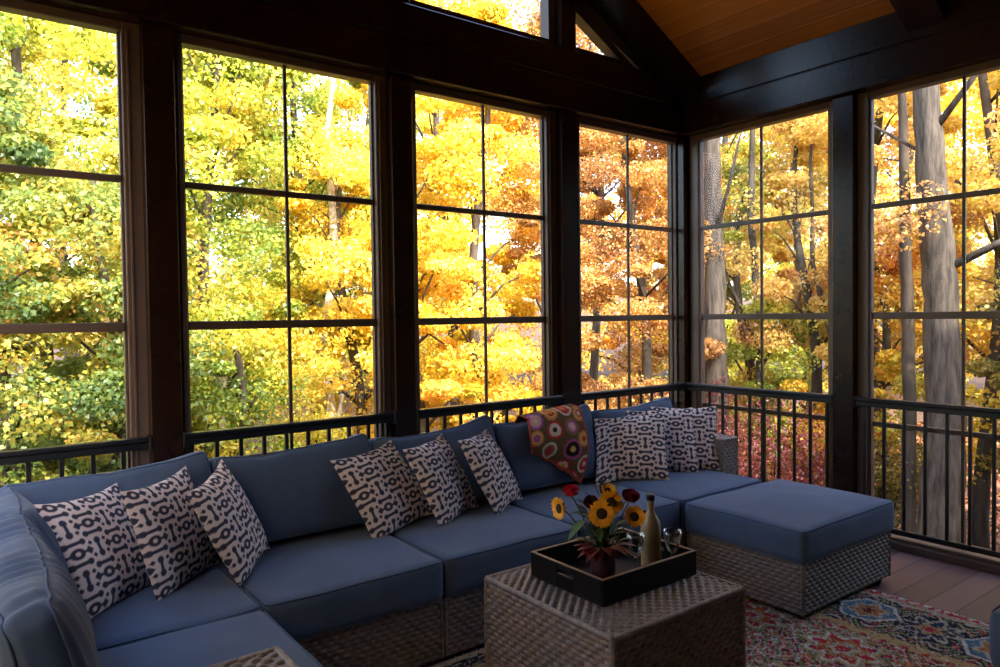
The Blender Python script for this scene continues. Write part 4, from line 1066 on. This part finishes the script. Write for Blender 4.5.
# named trunks
def bare_tree(pts, rads, bark, label, limbs=(), seed=0, mat=None, nl=0, cents=None, size=.09):
    p0 = Vector(pts[0]); root = empty('tall_tree', p0); tag(root, label, 'tree', 'tall trunks outside the porch')
    m = MB(); P = []
    for i in range(len(pts)-1):
        a, b_ = Vector(pts[i])-p0, Vector(pts[i+1])-p0
        for k in range(6): P.append((a.lerp(b_, k/6), rads[i]+(rads[i+1]-rads[i])*k/6))
    P.append((Vector(pts[-1])-p0, rads[-1]))
    g = random.Random(seed)
    m.tube([tuple(p+Vector((g.uniform(-.012, .012), g.uniform(-.012, .012), 0))) for p, r_ in P], [r_*g.uniform(.96, 1.05) for p, r_ in P], 22)
    for lb in limbs:
        q = [Vector(v)-p0 for v in lb[0]]; m.tube([tuple(v) for v in q], [lb[1]*(1-.75*i/(len(q)-1)) for i in range(len(q))], 8)
    m.build('trunk', M[bark], root)
    if mat:
        c = np.array([tuple(Vector(v)-p0) for v in cents]); rd_ = np.tile(np.array([[.55, .55, .32]]), (len(c), 1))
        V, F, T = leaves_np(c, rd_, nl, size, seed=seed+7); np_mesh('crown', V, F, 4, L[mat], root, smooth=False, fattr=T)
bare_tree([(3.88, -.36, GZ-.2), (3.92, -.38, -1.07), (4.01, -.40, .26), (3.99, -.35, 1.6), (3.95, -.29, 2.71), (3.90, -.22, 4.0), (3.9, -.2, 9)], [.27, .23, .195, .175, .155, .125, .07], 'bark',
          'thick grey trunk leaning in the rightmost window', [([(3.98, -.33, 1.9), (4.1, -.9, 2.2), (4.3, -1.6, 2.35), (4.4, -2.2, 2.8)], .05), ([(3.92, -.25, 3.2), (3.9, .4, 3.7), (3.9, .9, 4.3)], .022),
          ([(3.92, -.25, 3.4), (3.95, -.8, 4.1), (4, -1.2, 5)], .045)], 3, 'russet', 4200, [(3.5, .3, 2.35), (3.55, .0, 2.45), (3.5, -.15, 2.6), (3.7, .6, 2.6), (4.3, -1.6, 2.5), (4.4, -2.2, 2.9), (3.9, .9, 4.3), (4, -1.2, 5), (3.9, -.2, 6), (3.6, .6, 5.2), (4.4, -.8, 5.8), (3.8, .2, 7)], .05)
bare_tree([(4.45, 2.97, GZ-.3), (4.48, 2.99, .46), (4.50, 3.03, 2.3), (4.53, 3.07, 4.0), (4.55, 3.1, 9)], [.20, .17, .145, .125, .07], 'bark', 'straight grey trunk just right of the corner post',
          [([(4.5, 3.03, 2.6), (4.3, 2.6, 3.4), (4.2, 2.3, 4.2)], .04)], 5)
bare_tree([(4.72, .30, GZ-.2), (4.77, .31, .3), (4.70, .33, 2.1), (4.7, .4, 5)], [.085, .078, .07, .04], 'barkdark', 'thin dark trunk standing close left of the thick leaning one', [], 6)
bare_tree([(5.1, 2.7, GZ-.2), (5.2, 2.7, 1.0), (5.05, 2.75, 3.0), (5.2, 2.8, 5.5)], [.07, .06, .05, .03], 'barkdark', 'slender dark trunk in the middle of the right side window',
          [([(5.2, 2.7, .6), (5.4, 2.2, 1.6), (5.45, 1.9, 2.6)], .03), ([(5.15, 2.7, .9), (4.8, 3.0, 2.0), (4.7, 3.1, 2.8)], .03)], 8)
bare_tree([(5.5, 1.65, GZ-.2), (5.6, 1.7, .8), (5.3, 1.9, 2.2), (5.35, 1.95, 4)], [.05, .05, .035, .02], 'barkdark', 'thin slanting sapling trunk left of the right side post', [], 9)
bare_tree([(4.75, -2.2, GZ-.2), (4.7, -2.15, 1.), (4.72, -2.0, 3.2), (4.7, -1.9, 6)], [.07, .065, .055, .03], 'barkdark', 'thin trunk near the right edge of the rightmost window', [], 10)
bare_tree([(-2.0, 6.0, GZ), (-2.02, 6.0, .3), (-1.95, 6.05, 1.4), (-1.9, 6.1, 2.2)], [.075, .065, .045, .008], 'birch', 'pale birch trunk low in the left half of the second window', [([(-2.0, 6, .4), (-2.2, 5.8, .9), (-2.3, 5.6, 1.4)], .03)], 11)
bare_tree([(-.55, 5.9, GZ), (-.45, 5.9, -.2), (-.60, 5.95, .9), (-.35, 6.0, 2.4), (-.4, 6.1, 4.2), (-.2, 6.1, 5.5)], [.09, .08, .07, .06, .045, .02], 'birch', 'white birch trunk forking in the right half of the second window',
          [([(-.45, 5.9, -.2), (-.30, 5.85, .6), (-.32, 5.9, 1.4)], .05), ([(-.4, 6.1, 3.2), (.0, 5.9, 3.9), (.4, 5.8, 4.5)], .035)], 12)

# shrubs near the ground on the right
def shrub(x, y, h, r_, mt, label, nl, size=.06, seed=0):
    gz = ground_z(x, y)-.05
    root = empty('shrub', (x, y, gz)); tag(root, label, 'shrub', 'shrubs below the right side railing')
    g = random.Random(seed); m = MB(); cent = []; rad = []
    for k in range(12):
        a = g.uniform(0, 2*PI); rr_ = r_*math.sqrt(g.random())*.75; z = h*g.uniform(.3, .85); c = (rr_*math.cos(a), rr_*math.sin(a), z)
        cent.append(c); rad.append((r_*.4, r_*.4, h*.22)); m.tube([(0, 0, 0), (c[0]*.5, c[1]*.5, z*.6), c], [.018, .012, .004], 5)
    m.build('stems', M['barkdark'], root)
    V, F, T = leaves_np(np.array(cent), np.array(rad), nl, size, seed=seed+300); np_mesh('leaves', V, F, 4, L[mt], root, smooth=False, fattr=T)
SH = [(4.2, 1.9, 2.3, 1.1, 'red', 'crimson shrub rising above the right side railing'), (2.9, 2.3, 1.5, .9, 'red', 'low crimson shrub nearest the corner post'), (3.0, .9, 1.4, .9, 'red', 'crimson shrub low behind the right side balusters'),
      (4.9, 3.6, 1.9, 1.1, 'russet', 'russet shrub behind the straight grey trunk'), (5.4, .9, 1.8, 1.0, 'dull', 'olive shrub left of the thick leaning trunk'), (3.3, .25, .9, .5, 'dull', 'small olive shrub low in front of the thick leaning trunk'),
      (5.6, -1.5, 1.8, 1.0, 'dull', 'dull green shrub right of the thick leaning trunk'), (3.4, -1.6, .9, .7, 'russet', 'low russet shrub nearest the right edge'), (6.2, 2.6, 2.0, 1.3, 'gold', 'golden shrub beyond the crimson ones')]
for i, (x, y, h, r_, mt, lb) in enumerate(SH): shrub(x, y, h, r_, mt, lb, 6500, .045, seed=i)
# leaf litter
g = np.random.default_rng(3); cnt = 30000
lx = g.uniform(.6, 14, cnt); ly = g.uniform(-5, 12, cnt)
lz = np.array([ground_z(a, b) for a, b in zip(lx, ly)])+g.uniform(.0, .05, cnt)
P = np.stack([lx, ly, lz], 1); nrm = g.normal(size=(cnt, 3))*.35; nrm[:, 2] += 1; nrm /= np.linalg.norm(nrm, axis=1, keepdims=True)
t = g.normal(size=(cnt, 3)); t -= nrm*np.sum(t*nrm, 1, keepdims=True); t /= np.linalg.norm(t, axis=1, keepdims=True); b_ = np.cross(nrm, t); s = g.uniform(.04, .09, (cnt, 1))
V = np.stack([P-t*s, P+b_*s*.6+nrm*s*.2, P+t*s, P-b_*s*.6+nrm*s*.2], 1).reshape(-1, 3)
o = np_mesh('fallen_leaves', V, np.arange(cnt*4).reshape(-1, 4), 4, L['litter'], smooth=False, fattr=np.clip(g.normal(.5, .25, cnt), 0, 1))
tag(o, 'reddish brown fallen leaves covering the forest floor beyond the right railing', 'fallen leaves', kind='stuff')
